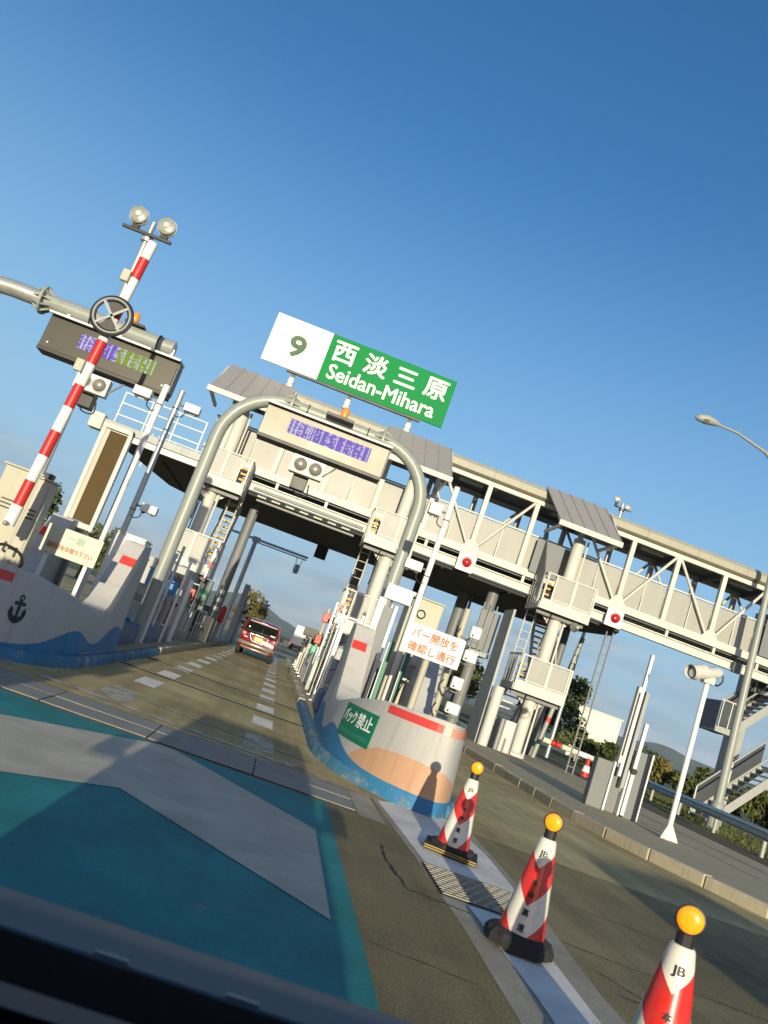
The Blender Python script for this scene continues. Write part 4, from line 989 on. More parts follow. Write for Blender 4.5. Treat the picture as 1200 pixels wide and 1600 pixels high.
# red signal lamps under the bridge
def red_lamp(x0, x1, label):
    t = thing('signal_lamp', label, 'signal lamp', ((x0 + x1) / 2, YN - 0.2, 5.3), 'red lamps on white squares under the footbridge')
    xc, zc = (x0 + x1) / 2, 5.585
    part('plate', MB().box(x0, x1, YN - 0.30, YN - 0.24, 5.28, 5.89), M['white'], t, bevel=0.008)
    part('lens', MB().lathe([(0.165, 0.0), (0.16, 0.04), (0.12, 0.10), (0.05, 0.13)], 20, (xc + 0.03, YN - 0.30, zc), 'y'), M['redlens'], t, smooth=1.2)
    part('hood', MB().tube([(xc + 0.03 + 0.185 * math.cos(a), YN - 0.31, zc + 0.185 * math.sin(a)) for a in [math.pi * i / 12 for i in range(13)]], 0.012, 6), M['redlens'], t)
    part('bracket', MB().box(xc - 0.05, xc + 0.05, YN - 0.24, YN - 0.1, 5.5, 5.56), M['grey'], t)
red_lamp(4.74, 5.33, 'red signal lamp on a white square in front of the central stair towers')
red_lamp(10.22, 10.82, 'red signal lamp on a white square right of the third stair tower')

# ------------------------------------------------------------------ arch gantry over our lane and its display
YA = 16.0
ga = thing('arch_gantry', 'grey tubular arch gantry standing over the middle lane', 'gantry', (-0.4, YA, 0.15))
rb = 1.15; xl, xr, zt = -2.57, 1.76, 5.64
part('leg', MB().tube([(xl, YA, 0.15), (xl, YA, zt - rb)] + [(xl + rb - rb * math.cos(a), YA, zt - rb + rb * math.sin(a)) for a in [math.pi / 2 * i / 10 for i in range(1, 11)]], 0.135, 18), M['polegrey'], ga, smooth=SM)
part('leg', MB().tube([(xr, YA, 0.15), (xr, YA, zt - rb)] + [(xr - rb + rb * math.cos(a), YA, zt - rb + rb * math.sin(a)) for a in [math.pi / 2 * i / 10 for i in range(1, 11)]], 0.135, 18), M['polegrey'], ga, smooth=SM)
part('crossbar', MB().tube([(xl + rb, YA, zt), (xr - rb, YA, zt)], 0.125, 18), M['polegrey'], ga, smooth=SM)
def flange(x, y, z, r, parent, m, k=8):
    f = part('flange', MB().lathe([(r * 1.75, -0.025), (r * 1.75, 0.025)], 20, (x, y, z), 'x'), M[m], parent)
    for i in range(k):
        a = 2 * math.pi * i / k; c, s = math.cos(a), math.sin(a)
        for sg_ in (-1, 1):
            mb = MB(); q = 0.009
            ra, rb_ = r * 0.98, r * 1.7
            n = Vector((0, -s, c)) * q
            A = Vector((x + sg_ * 0.026, y + c * ra, z + s * ra)); B = Vector((x + sg_ * 0.026, y + c * rb_, z + s * rb_)); C = Vector((x + sg_ * 0.2, y + c * ra, z + s * ra))
            mb.add([A + n, B + n, C + n, A - n, B - n, C - n], [(0, 1, 2), (5, 4, 3), (0, 3, 4, 1), (1, 4, 5, 2), (2, 5, 3, 0)])
            part('gusset', mb, M[m], f)
flange(xl + rb + 0.03, YA, zt, 0.125, ga, 'polegrey'); flange(xr - rb - 0.03, YA, zt, 0.125, ga, 'polegrey')
for x in (-1.05, 0.25): part('clamp', MB().tube([(x, YA + 0.14 * math.cos(a), zt + 0.14 * math.sin(a)) for a in [2 * math.pi * i / 16 for i in range(17)]], 0.012, 6, False), M['black'], ga)
for x, z in ((-2.57, 4.2), (1.76, 3.6), (1.76, 2.4)):
    part('cable_lug', MB().box(x - 0.16, x - 0.13, YA - 0.05, YA + 0.05, z, z + 0.08), M['polegrey'], ga)
part('beacon_tray', MB().box(-0.66, -0.08, YA - 0.42, YA - 0.14, 5.63, 5.69), M['black'], ga)
part('beacon', MB().lathe([(0.075, 5.69), (0.085, 5.74), (0.085, 5.86), (0.06, 5.91), (0.02, 5.925)], 16, (-0.32, YA - 0.28, 0)), M['amber'], ga, smooth=1.0)

def display(label, x0, x1, z0, z1, y, led, mbody, mvis, sx0, sx1, sz0, sz1, blue_end=False):
    t = thing('display_sign', label, 'display sign', ((x0 + x1) / 2, y, z0))
    b = part('housing', MB().prism_x([(y, z0), (y + 0.03, z1), (y + 0.42, z1), (y + 0.42, z0)], x0, x1), M[mbody], t, bevel=0.012)
    part('hood', MB().prism_x([(y - 0.12, z1 - 0.01), (y - 0.12, z1 + 0.03), (y + 0.44, z1 + 0.075), (y + 0.44, z1 + 0.012), (y + 0.03, z1 + 0.012)], x0 - 0.02, x1 + 0.02), M['white'], t)
    part('end_plate', MB().box(x1 + 0.002, x1 + 0.02, y + 0.03, y + 0.40, z0 + 0.04, z1 - 0.03), M['greydark'], t)
    part('lower_lip', MB().box(x0, x1, y - 0.03, y + 0.40, z0 - 0.06, z0 - 0.004), M['black'], t)
    me = bpy.data.meshes.new('screen'); off = t.location
    P = [(sx0, y - 0.002, sz0), (sx1, y - 0.002, sz0), (sx1, y - 0.002, sz1), (sx0, y - 0.002, sz1)]
    me.from_pydata([tuple(Vector(p) - off) for p in P] + [tuple(Vector(p) - off + Vector((0, 0.03, 0))) for p in P], [], [(0, 1, 2, 3), (0, 4, 5, 1), (1, 5, 6, 2), (2, 6, 7, 3), (3, 7, 4, 0)]); me.update()
    ul = me.uv_layers.new(name='led'); uvs = [(0, 0), (1, 0), (1, 1), (0, 1)] * 2
    for li, l in enumerate(me.loops): ul.data[li].uv = uvs[l.vertex_index]
    link('screen', me, M[led], t)
    for xx in (x0 + 0.25, (x0 + x1) / 2, x1 - 0.25): part('hanger', MB().box(xx - 0.03, xx + 0.03, y + 0.14, y + 0.24, z1 + 0.05, z1 + 0.24), M['white'], t)
    for xx in (x0 + 0.15, x1 - 0.15): part('bolt', MB().lathe([(0.02, 0), (0.02, 0.012)], 8, (xx, y, z0 + 0.12), 'y'), M['white'], t)
    return t
display('steel display box with an all purple screen hanging under the arch gantry', -1.82, 0.80, 4.83, 5.47, YA - 0.22, 'led1', 'steelbox', 'white', -1.28, 0.44, 5.03, 5.33)

def lane_lights(label, x0, x1, z0, z1, y, dark=True):
    t = thing('lane_light', label, 'lane light', ((x0 + x1) / 2, y, z0))
    part('case', MB().box(x0, x1, y, y + 0.22, z0, z1), M['white'], t, bevel=0.012)
    for f in (0.28, 0.74):
        xc = x0 + (x1 - x0) * f; zc = (z0 + z1) / 2
        l = part('lens', MB().lathe([(0.135, 0.0), (0.13, 0.03), (0.09, 0.075), (0.03, 0.095)], 22, (xc, y, zc), 'y'), M['lens'], t, smooth=1.2)
        part('bezel', MB().tube([(xc + 0.14 * math.cos(a), y - 0.012, zc + 0.14 * math.sin(a)) for a in [2 * math.pi * i / 20 for i in range(21)]], 0.012, 6, False), M['cream'], l)
    part('rear_box', MB().box(x0 + 0.12, x1 - 0.25, y + 0.24, y + 0.5, z0 - 0.28, z1 - 0.05), M['black'], t, bevel=0.01)
    part('bracket', MB().bar((x1 - 0.05, y + 0.12, z0 + 0.05), (x1 + 0.35, y + 0.16, z1 + 0.22), 0.03), M['black'], t)
    part('cable', MB().tube(curve([(x0 + 0.2, y + 0.3, z0 - 0.27), (x0 + 0.3, y + 0.25, z0 - 0.37), (x0 + 0.5, y + 0.3, z0 - 0.34), (x1 - 0.2, y + 0.35, z0 - 0.1)]), 0.015, 6), M['black'], t)
lane_lights('white twin lane light under the purple display of the arch', -0.98, -0.30, 4.34, 4.70, YA - 0.18)

# ------------------------------------------------------------------ gantry of the next lane on the left
YL = 16.1
gl = thing('curved_gantry', 'thick grey mast arm curving in over the left lane', 'gantry', (-8.9, YL, 0.0))
zl = 5.86
part('crossbar', MB().tube([(-6.72, YL, zl), (-4.08, YL, zl)], 0.165, 20), M['polegrey'], gl, smooth=SM)
part('end_cap', MB().lathe([(0.175, 0), (0.175, 0.05), (0.15, 0.07)], 20, (-4.08, YL, zl), 'x'), M['polegrey'], gl, smooth=SM)
part('mast', MB().tube([(-8.9, YL, 0.0), (-8.9, YL, zl - 1.5)] + [(-7.4 - 1.5 * math.cos(a), YL, zl - 1.5 + 1.5 * math.sin(a)) for a in [math.pi / 2 * i / 12 for i in range(1, 13)]] + [(-6.8, YL, zl)], 0.17, 20), M['galv'], gl, smooth=SM)
flange(-6.76, YL, zl, 0.165, gl, 'polegrey', 10)
for x in (-5.75, -4.35): part('clamp', MB().tube([(x, YL + 0.18 * math.cos(a), zl + 0.18 * math.sin(a)) for a in [2 * math.pi * i / 16 for i in range(17)]], 0.016, 6, False), M['black'], gl)
part('beacon', MB().lathe([(0.07, zl + 0.2), (0.085, zl + 0.25), (0.085, zl + 0.36), (0.05, zl + 0.42), (0.02, zl + 0.43)], 14, (-4.95, YL - 0.1, 0)), M['amber'], gl, smooth=1.0)
part('beacon_base', MB().box(-5.1, -4.7, YL - 0.22, YL + 0.05, zl + 0.155, zl + 0.2), M['black'], gl)
display('dark display box with purple and green screen hanging on the left mast arm', -6.42, -3.76, 4.90, 5.60, YL - 0.25, 'led2', 'steelboxdark', 'white', -5.72, -4.16, 5.13, 5.44)
lane_lights('white twin lane light under the dark display on the left', -5.52, -4.86, 4.40, 4.76, YL - 0.2)

# ------------------------------------------------------------------ left side: barrier arm, cabinets, boards, poles
ba = thing('barrier_arm', 'red and white barrier arm raised upright with a wheel on it', 'barrier', (-3.29, 9.5, 1.3))
A0, A1 = Vector((-3.30, 9.5, 1.36)), Vector((-3.115, 9.5, 5.14))
nb = 15
cuts = [0.0, 0.065, 0.146, 0.232, 0.315, 0.399, 0.476, 0.552, 0.633, 0.715, 0.784, 0.863, 0.937, 1.0]
for i in range(len(cuts) - 1):
    a, b = A0.lerp(A1, cuts[i]), A0.lerp(A1, cuts[i + 1] - 0.0005)
    part('red_band' if i % 2 else 'white_band', MB().tube([a, b], 0.062 if i else 0.07, 14), M['red'] if i % 2 else M['white'], ba, smooth=SM)
for q in (0.535, 0.86):
    p = A0.lerp(A1, q); part('sensor', MB().box(p.x - 0.13, p.x - 0.03, 9.38, 9.44, p.z - 0.09, p.z + 0.06), M['tan'], ba, bevel=0.008)
pv = Vector((-3.17, 9.38, 4.06))
rim = part('wheel_rim', MB().tube([(pv.x + 0.212 * math.cos(a), pv.y, pv.z + 0.212 * math.sin(a)) for a in [2 * math.pi * i / 32 for i in range(33)]], 0.013, 8, False), M['grey'], ba, smooth=SM)
part('tyre', MB().tube([(pv.x + 0.238 * math.cos(a), pv.y + 0.02, pv.z + 0.238 * math.sin(a)) for a in [2 * math.pi * i / 32 for i in range(33)]], 0.019, 8, False), M['black'], rim, smooth=SM)
part('inner_ring', MB().tube([(pv.x + 0.19 * math.cos(a), pv.y + 0.012, pv.z + 0.19 * math.sin(a)) for a in [2 * math.pi * i / 32 for i in range(33)]], 0.012, 8, False), M['black'], rim, smooth=SM)
for a in (R(45), R(135)):
    d = Vector((math.cos(a), 0, math.sin(a))) * 0.215
    part('spoke', MB().bar(pv - d, pv + d, 0.016, 0.03), M['grey'], ba)
for a0 in (R(45), R(225)):
    pts = [(0, 0)] + [(0.19 * math.cos(a0 + R(10) + R(70) * i / 8), 0.19 * math.sin(a0 + R(10) + R(70) * i / 8)) for i in range(9)]
    part('infill', MB().prism_y([(pv.x + x, pv.z + z) for x, z in pts], pv.y + 0.02, pv.y + 0.03), M['black'], ba)
part('pivot_lamp', MB().lathe([(0.03, 0), (0.03, 0.05), (0.015, 0.07)], 10, (-3.29, 9.42, 1.37), 'y'), M['lens'], ba)

def cabinet(label, x0, x1, y0, y1, z0, z1, m, cat='cabinet', name='control_cabinet', door=True):
    t = thing(name, label, cat, ((x0 + x1) / 2, (y0 + y1) / 2, z0))
    part('body', MB().box(x0, x1, y0, y1, z0, z1), M[m], t, bevel=0.012)
    if door:
        part('door', MB().box(x0 + 0.03, x1 - 0.03, y0 - 0.012, y0 - 0.001, z0 + 0.08, z1 - 0.05), M[m], t, bevel=0.004)
        part('handle', MB().box(x1 - 0.09, x1 - 0.06, y0 - 0.03, y0 - 0.013, (z0 + z1) / 2 - 0.06, (z0 + z1) / 2 + 0.06), M['black'], t)
    for k in range(3):
        zz = z0 + (z1 - z0) * 0.78 - k * 0.05; part('vent_slot', MB().box(x0 + (x1 - x0) * .25, x1 - (x1 - x0) * .25, y0 - 0.016, y0 - 0.0125, zz, zz + 0.018), M['black'], t)
    part('plinth', MB().box(x0 - 0.02, x1 + 0.02, y0 - 0.02, y1 + 0.02, z0 - 0.01, z0 + 0.05), M['greydark'], t)
    part('roof_lip', MB().box(x0 - 0.015, x1 + 0.015, y0 - 0.03, y1 + 0.015, z1 + 0.001, z1 + 0.022), M[m], t)
    return t
cabinet('tall tan cabinet behind the foot of the raised barrier arm', -3.90, -3.43, 10.3, 10.6, 0.16, 2.07, 'tan')
cb = cabinet('tan cabinet with looped cable right of the barrier arm foot', -3.39, -3.20, 10.05, 10.3, 0.16, 2.02, 'tan')
part('top_fitting', MB().box(-3.36, -3.26, 10.1, 10.2, 2.045, 2.12), M['black'], cb)
part('cable', MB().tube(curve([(-3.5, 9.98, 1.1), (-3.36, 9.9, 1.14), (-3.2, 9.95, 1.1), (-3.14, 10.0, 0.98), (-3.22, 9.98, 0.86)]), 0.018, 6), M['black'], cb)
part('lamp', MB().lathe([(0.06, 0), (0.055, 0.03), (0.02, 0.05)], 12, (-3.3, 10.08, 0.95), 'y'), M['lens'], cb)

bd = thing('ticket_board', 'yellowed board with faded red lettering asking to take a ticket', 'sign', (-2.95, 11.2, 0.3))
part('board', MB().box(-3.40, -2.64, 11.2, 11.235, 1.215, 1.60), M['yellowsign'], bd, bevel=0.005)
text_on('lettering', '通行券をお取り下さい', M['fadered'], bd, -3.33, -2.70, 1.30, 1.375, 11.197, 0.0025)
text_on('lettering', '一般', M['fadegreen'], bd, -3.12, -2.86, 1.44, 1.55, 11.197, 0.004, space=1.4)
for x in (-3.3, -2.75): part('post', MB().bar((x, 11.26, 0.15), (x, 11.26, 1.56), 0.05), M['white'], bd)

fp = thing('screen_panel', 'tall bronze screen in a pale frame beside the ticket lane', 'screen', (-3.5, 13.0, 0.15))
part('pane', MB().box(-3.74, -3.36, 13.02, 13.05, 1.84, 3.36), M['bronze'], fp)
for x0, x1 in ((-3.80, -3.73), (-3.37, -3.30)): part('frame_post', MB().box(x0, x1, 12.97, 13.09, 1.78, 3.44), M['cream'], fp, bevel=0.008)
for z0, z1 in ((1.72, 1.82), (3.38, 3.46)): part('frame_rail', MB().box(-3.80, -3.30, 12.96, 13.10, z0, z1), M['cream'], fp, bevel=0.008)
part('inner_edge', MB().box(-3.73, -3.66, 12.99, 13.015, 1.83, 3.37), M['tan'], fp)
part('stem', MB().box(-3.66, -3.46, 13.0, 13.12, 0.15, 1.71), M['greydark'], fp)
part('side_bracket', MB().bar((-3.38, 13.05, 1.75), (-3.30, 13.05, 1.3), 0.035), M['white'], fp)

def sensor_pole(label, x, y, z1, r, boxes, m='galv', group=None):
    t = thing('sensor_pole', label, 'pole', (x, y, 0.15), group)
    part('pole', MB().tube([(x, y, 0.15), (x, y, z1)], r, 12), M[m], t, smooth=SM)
    part('base_plate', MB().lathe([(r * 2.4, 0.15), (r * 2.4, 0.17)], 12, (x, y, 0)), M['galv'], t)
    for dx, z, w, h, d in boxes:
        b = part('sensor_box', MB().box(x + dx - w / 2, x + dx + w / 2, y - d / 2, y + d / 2, z, z + h), M['white'], t, bevel=0.01)
        part('mount', MB().bar((x, y, z + h / 2), (x + dx * 0.7, y, z + h / 2), 0.03), M['black'], b)
        part('clip', MB().tube([(x + r * 1.1 * math.cos(a), y + r * 1.1 * math.sin(a), z - 0.02) for a in [2 * math.pi * i / 12 for i in range(13)]], 0.008, 5, False), M['black'], b)
        part('foot', MB().box(x + dx - w / 2 + 0.04, x + dx - w / 2 + 0.09, y - 0.03, y + 0.03, z - 0.03, z - 0.001), M['black'], b)
        part('foot', MB().box(x + dx + w / 2 - 0.09, x + dx + w / 2 - 0.04, y - 0.03, y + 0.03, z - 0.03, z - 0.001), M['black'], b)
        part('cable', MB().tube(curve([(x + dx * 0.6, y, z - 0.01), (x + dx * 0.6, y, z - 0.1), (x + dx * 0.3, y, z - 0.16), (x, y - r, z - 0.14)]), 0.010, 6), M['black'], b)
    return t
sensor_pole('slim white sensor pole beside the bronze screen', -3.27, 13.6, 4.52, 0.055, [(-0.32, 4.18, 0.3, 0.15, 0.2)], 'white')
sensor_pole('slim grey sensor pole with two pale boxes left of the arch', -3.30, 15.0, 4.86, 0.055, [(0.30, 4.52, 0.3, 0.15, 0.2), (0.28, 2.48, 0.3, 0.15, 0.2)], 'galv')
sensor_pole('tall white sensor pole right of the arch with a pale box', 1.99, 13.4, 4.62, 0.05, [(-0.24, 4.02, 0.22, 0.2, 0.18), (-0.28, 3.0, 0.3, 0.16, 0.2)], 'white')

def flood_mast(label, x, y, z1, r, heads, group):
    t = thing('floodlight_mast', label, 'floodlight', (x, y, 0.0), group)
    part('mast', MB().tube([(x, y, 0.0), (x, y, z1 + 0.25)], [r, r * 0.75], 12), M['galv'], t, smooth=SM)
    cb = part('crossarm', MB().bar((x - 0.42, y - 0.1, z1 - 0.02), (x + 0.42, y - 0.1, z1 - 0.02), 0.05), M['black'], t)
    part('collar', MB().lathe([(r * 1.5, z1 - 0.12), (r * 1.5, z1 + 0.02)], 12, (x, y, 0)), M['galv'], t)
    for dx, dz in heads:
        h = part('lamp_head', MB().lathe([(0.155, 0.0), (0.15, 0.04), (0.10, 0.06)], 20, (x + dx, y - 0.16, z1 + dz), 'y'), M['flood'], t, smooth=1.0)
        part('reflector_shell', MB().lathe([(0.07, -0.2), (0.13, -0.12), (0.16, 0.0)], 20, (x + dx, y - 0.15, z1 + dz), 'y'), M['galv'], h, smooth=1.0)
        part('bulb', MB().lathe([(0.05, 0.07), (0.04, 0.09), (0.01, 0.10)], 10, (x + dx, y - 0.16, z1 + dz), 'y'), M['white'], h, smooth=1.0)
        part('yoke', MB().box(x + dx - 0.06, x + dx + 0.06, y - 0.13, y - 0.05, z1 + 0.01, z1 + dz - 0.14), M['black'], t)
flood_mast('tall floodlight mast with two round lamps above the raised barrier arm', -4.38, 13.0, 6.66, 0.062, [(-0.22, 0.21), (0.27, 0.20)], None)
flood_mast('small distant floodlight mast rising behind the footbridge roof', 12.75, 35.0, 11.9, 0.09, [(-0.35, 0.3), (0.22, 0.1)], None)

# blue blocks, cabinets and posts on the two islands
def blue_block(label, x0, x1, y0, y1, z1):
    t = thing('blue_block', label, 'concrete block', ((x0 + x1) / 2, y0, 0.15), 'blue painted blocks along the lane kerbs')
    part('body', MB().prism_x([(y0, 0.15), (y0 + 0.05, z1 - 0.05), (y0 + 0.1, z1), (y1, z1), (y1, 0.15)], x0, x1), M['bluedeep'], t, bevel=0.012)
    part('top_edge', MB().box(x0 + 0.02, x1 - 0.02, y0 + 0.12, y1 - 0.02, z1 + 0.001, z1 + 0.012), M['bluepaint'], t)
blue_block('nearest blue block on the left kerb behind the anchor wall', -3.2, -2.5, 13.5, 16.1, 0.50)
blue_block('second blue block on the left kerb beyond the gap', -3.2, -2.5, 16.8, 20.0, 0.50)
blue_block('blue block against the sunrise wall on the right kerb', 1.12, 1.45, 13.3, 14.6, 0.52)
blue_block('farther blue block on the right kerb', 1.12, 1.45, 15.0, 16.4, 0.52)

cabinet('white equipment cabinet behind the anchor wall fin', -3.25, -2.70, 14.2, 14.8, 0.16, 1.95, 'white')
cabinet('slim grey pillar cabinet left of the arch leg', -3.05, -2.78, 15.2, 15.6, 0.16, 1.70, 'grey')
cabinet('low grey machine beside the foot of the left arch leg', -3.3, -2.75, 17.2, 18.6, 0.16, 1.25, 'grey')
bx = thing('blue_box', 'bright blue box standing behind the left arch leg', 'box', (-3.0, 19.2, 0.15))
part('body', MB().box(-3.32, -2.78, 19.2, 19.7, 1.12, 1.66), M['skyblue'], bx, bevel=0.02)
part('stand', MB().box(-3.2, -2.9, 19.3, 19.6, 0.15, 1.115), M['grey'], bx)
part('lid', MB().box(-3.34, -2.76, 19.18, 19.72, 1.665, 1.70), M['skyblue'], bx)
cabinet('wide grey toll machine between blue box and green booth', -3.3, -2.62, 20.6, 22.6, 0.16, 1.45, 'grey')
def post(label, x, y, z1, r, m, cat='post', name='slim_post', cap=None):
    t = thing(name, label, cat, (x, y, 0.15), None)
    part('shaft', MB().box(x - r, x + r, y - r, y + r, 0.15, z1), M[m], t, bevel=r * 0.2)
    part('foot', MB().box(x - r * 1.7, x + r * 1.7, y - r * 1.7, y + r * 1.7, 0.151, 0.18), M['galv'], t)
    if cap: part('cap', MB().box(x - r * 1.3, x + r * 1.3, y - r * 1.3, y + r * 1.3, z1 + 0.001, z1 + 0.09), M[cap], t)
    return t
post('white slanting-capped post on the left kerb by the gap', -2.5, 16.45, 1.95, 0.05, 'white', cap='white')
post('white post before the green booth on the left kerb', -2.46, 20.4, 1.75, 0.045, 'white')
post('grey post between the two left blue blocks', -2.72, 16.5, 0.62, 0.09, 'yellowsign')
post('second white post on the left kerb near the machine', -2.55, 18.3, 1.2, 0.04, 'polegrey')
def rack(label, x, y):
    t = thing('valve_rack', label, 'equipment rack', (x, y, 0.15))
    for k in range(4):
        part('pipe', MB().tube([(x + k * 0.09, y, 0.15), (x + k * 0.09, y, 1.1 + 0.12 * (k % 2))], 0.02, 8), M['galv'] if k % 2 else M['red'], t)
        part('valve', MB().lathe([(0.05, 0), (0.05, 0.04)], 10, (x + k * 0.09, y - 0.02, 0.75 + 0.1 * k), 'y'), M['black'] if k % 2 else M['trim'], t)
    part('shelf', MB().box(x - 0.05, x + 0.36, y - 0.06, y + 0.06, 0.9, 0.94), M['galv'], t)
rack('small pipe rack with valves beside the wide grey toll machine', -2.85, 20.1)
gb_ = thing('toll_booth', 'grey toll booth with dark green side panel left of the lane', 'toll booth', (-3.0, 25.0, 0.15))
part('body', MB().box(-4.3, -2.95, 24.0, 27.5, 0.15, 2.1), M['grey'], gb_, bevel=0.02)
part('green_panel', MB().box(-2.94, -2.50, 26.1, 26.2, 0.40, 2.08), M['boothgreen'], gb_, bevel=0.01)
part('lit_square', MB().box(-2.80, -2.58, 26.06, 26.095, 1.50, 1.72), M['emgreen'], gb_, bevel=0.01)
for x in (-2.84, -2.68): part('hose_reel', MB().lathe([(0.07, 0), (0.07, 0.06)], 14, (x, 26.1, 0.52), 'y'), M['emgreen'], gb_)
part('window', MB().box(-4.0, -3.1, 23.96, 23.99, 1.1, 1.9), M['glass'], gb_)
part('step', MB().box(-2.94, -2.52, 24.2, 25.9, 0.15, 0.4), M['greydark'], gb_)
yb = thing('bollard', 'stained yellow bollard at the kerb beside the green booth panel', 'bollard', (-2.35, 27.4, 0.15))
part('body', MB().box(-2.54, -2.16, 27.0, 27.4, 0.15, 1.0), M['yellowsign'], yb, bevel=0.03)
part('tap', MB().tube([(-2.4, 26.98, 0.55), (-2.4, 26.9, 0.6), (-2.3, 26.88, 0.5)], 0.02, 6), M['metal'], yb)
cabinet('dark grey machine under the canopy left of the red car', -2.9, -2.35, 29.2, 30.6, 0.16, 1.3, 'greydark')
ex = thing('fire_extinguisher', 'red fire extinguisher by the dark machine under the canopy', 'fire extinguisher', (-2.3, 30.9, 0.15))
part('cylinder', MB().lathe([(0.11, 0.9), (0.12, 0.95), (0.12, 1.42), (0.06, 1.5), (0.03, 1.54)], 14, (-2.25, 31.0, 0)), M['red'], ex, smooth=1.0)
part('bracket', MB().box(-2.32, -2.18, 31.08, 31.2, 0.15, 1.4), M['grey'], ex)

# far lane gantry with hanging lamp, traffic signals beyond the canopy
lg = thing('lamp_gantry', 'slim steel mast with long arm and hanging lamp beyond the canopy', 'mast', (-2.2, 36.0, 0.0))
part('mast', MB().tube([(-2.42, 36, 0.0), (-2.42, 36, 4.82)], 0.10, 12), M['galv'], lg, smooth=SM)
part('arm', MB().tube([(-3.6, 36, 4.80), (0.02, 36, 4.80)], 0.055, 10), M['galv'], lg, smooth=SM)
part('arm_brace', MB().tube([(-2.4, 36, 4.68), (0.0, 36, 4.68)], 0.03, 8), M['galv'], lg, smooth=SM)
part('clamp', MB().box(-2.58, -2.24, 35.88, 36.12, 4.66, 4.90), M['galv'], lg)
hl = part('hanging_lamp', MB().lathe([(0.05, 4.38), (0.13, 4.34), (0.14, 4.08), (0.10, 4.02), (0.10, 3.96)], 12, (-0.30, 36, 0)), M['galv'], lg, smooth=0.6)
for dx in (-0.09, 0.09): part('hanger', MB().tube([(-0.30 + dx, 36, 4.35), (-0.30 + dx * 1.6, 36, 4.68)], 0.018, 6), M['galv'], hl)
for i, (x, y, h, lab) in enumerate(((-2.15, 38.5, 2.9, 'nearest blue-grey signal post beyond the canopy'), (-2.2, 42.0, 2.5, 'middle blue-grey signal post beyond the canopy'), (-2.3, 46.5, 2.2, 'farthest blue-grey signal post beyond the canopy'))):
    t = thing('signal_post', lab + ' left of the red car', 'signal post', (x, y, 0.0))
    part('post', MB().bar((x, y, 0), (x, y, h), 0.26, 0.22), M['greydark'] if i == 1 else M['grey'], t, bevel=0.02)
    for k in range(3): part('camera', MB().lathe([(0.09, 0.0), (0.10, 0.18)], 10, (x + 0.3, y, h - 0.2 - 0.55 * k), 'y'), M['black'], t)
    for k in range(3): part('arm', MB().bar((x, y, h - 0.2 - 0.55 * k), (x + 0.3, y, h - 0.2 - 0.55 * k), 0.05), M['black'], t)

# ------------------------------------------------------------------ right island equipment
sb = thing('caution_sign', 'white sign with red lettering about the opening bar on a tan pole', 'sign', (2.0, 11.0, 0.15))
part('board', MB().box(1.62, 2.45, 10.98, 11.01, 1.60, 2.02), M['signtext'], sb, bevel=0.005)
text_on('lettering', 'バー開放を', M['redtext'], sb, 1.69, 2.36, 1.83, 1.965, 10.977, 0.0025)
text_on('lettering', '確認し通行', M['redtext'], sb, 1.69, 2.38, 1.645, 1.775, 10.977, 0.0025)
part('pole', MB().tube([(2.02, 11.06, 0.15), (2.02, 11.06, 1.90)], 0.05, 12), M['tan'], sb, smooth=SM)
part('clamp', MB().box(1.95, 2.09, 11.012, 11.05, 1.76, 1.82), M['galv'], sb)
ck = cabinet('tall tan ticket machine behind the red lettered sign', 1.90, 2.48, 13.55, 14.2, 0.16, 2.62, 'tan')
part('lock_frame', MB().tube([(2.13 + 0.07 * math.cos(a), 13.52, 2.36 + 0.07 * math.sin(a)) for a in [2 * math.pi * i / 12 for i in range(13)]], 0.012, 6, False), M['black'], ck)
tf = thing('frame_stand', 'white flat-sided equipment stand close to the right arch leg', 'equipment stand', (1.6, 13.8, 0.15))
part('side', MB().box(1.38, 1.50, 13.6, 13.7, 0.15, 2.42), M['white'], tf, bevel=0.01)
part('side', MB().box(1.68, 1.74, 13.6, 13.7, 0.15, 2.36), M['white'], tf, bevel=0.01)
part('top_box', MB().box(1.44, 1.98, 13.55, 13.75, 2.42, 2.68), M['white'], tf, bevel=0.01)
part('back', MB().box(1.51, 1.67, 13.66, 13.69, 0.5, 2.3), M['greydark'], tf)
for k, (x, lab) in enumerate(((1.66, 'left of the two slim green posts inside the sunrise wall'), (2.02, 'right of the two slim green posts inside the sunrise wall'))):
    t = thing('green_post', lab, 'post', (x, 12.3 + k * .4, 0.15), 'green posts inside the island wall')
    part('shaft', MB().box(x - 0.035, x + 0.035, 12.28 + k * .4, 12.32 + k * .4, 0.15, 1.72 - k * 0.05), M['greenpole'], t, bevel=0.006)
    part('strip', MB().box(x - 0.05, x - 0.036, 12.28 + k * .4, 12.32 + k * .4, 0.2, 1.70 - k * 0.05), M['white'], t)
ap = thing('antenna_pole', 'tan pole carrying a column of small white antenna boxes', 'pole', (2.45, 11.5, 0.15))
part('pole', MB().tube([(2.44, 11.5, 0.15), (2.44, 11.5, 2.50)], 0.05, 12), M['tan'], ap, smooth=SM)
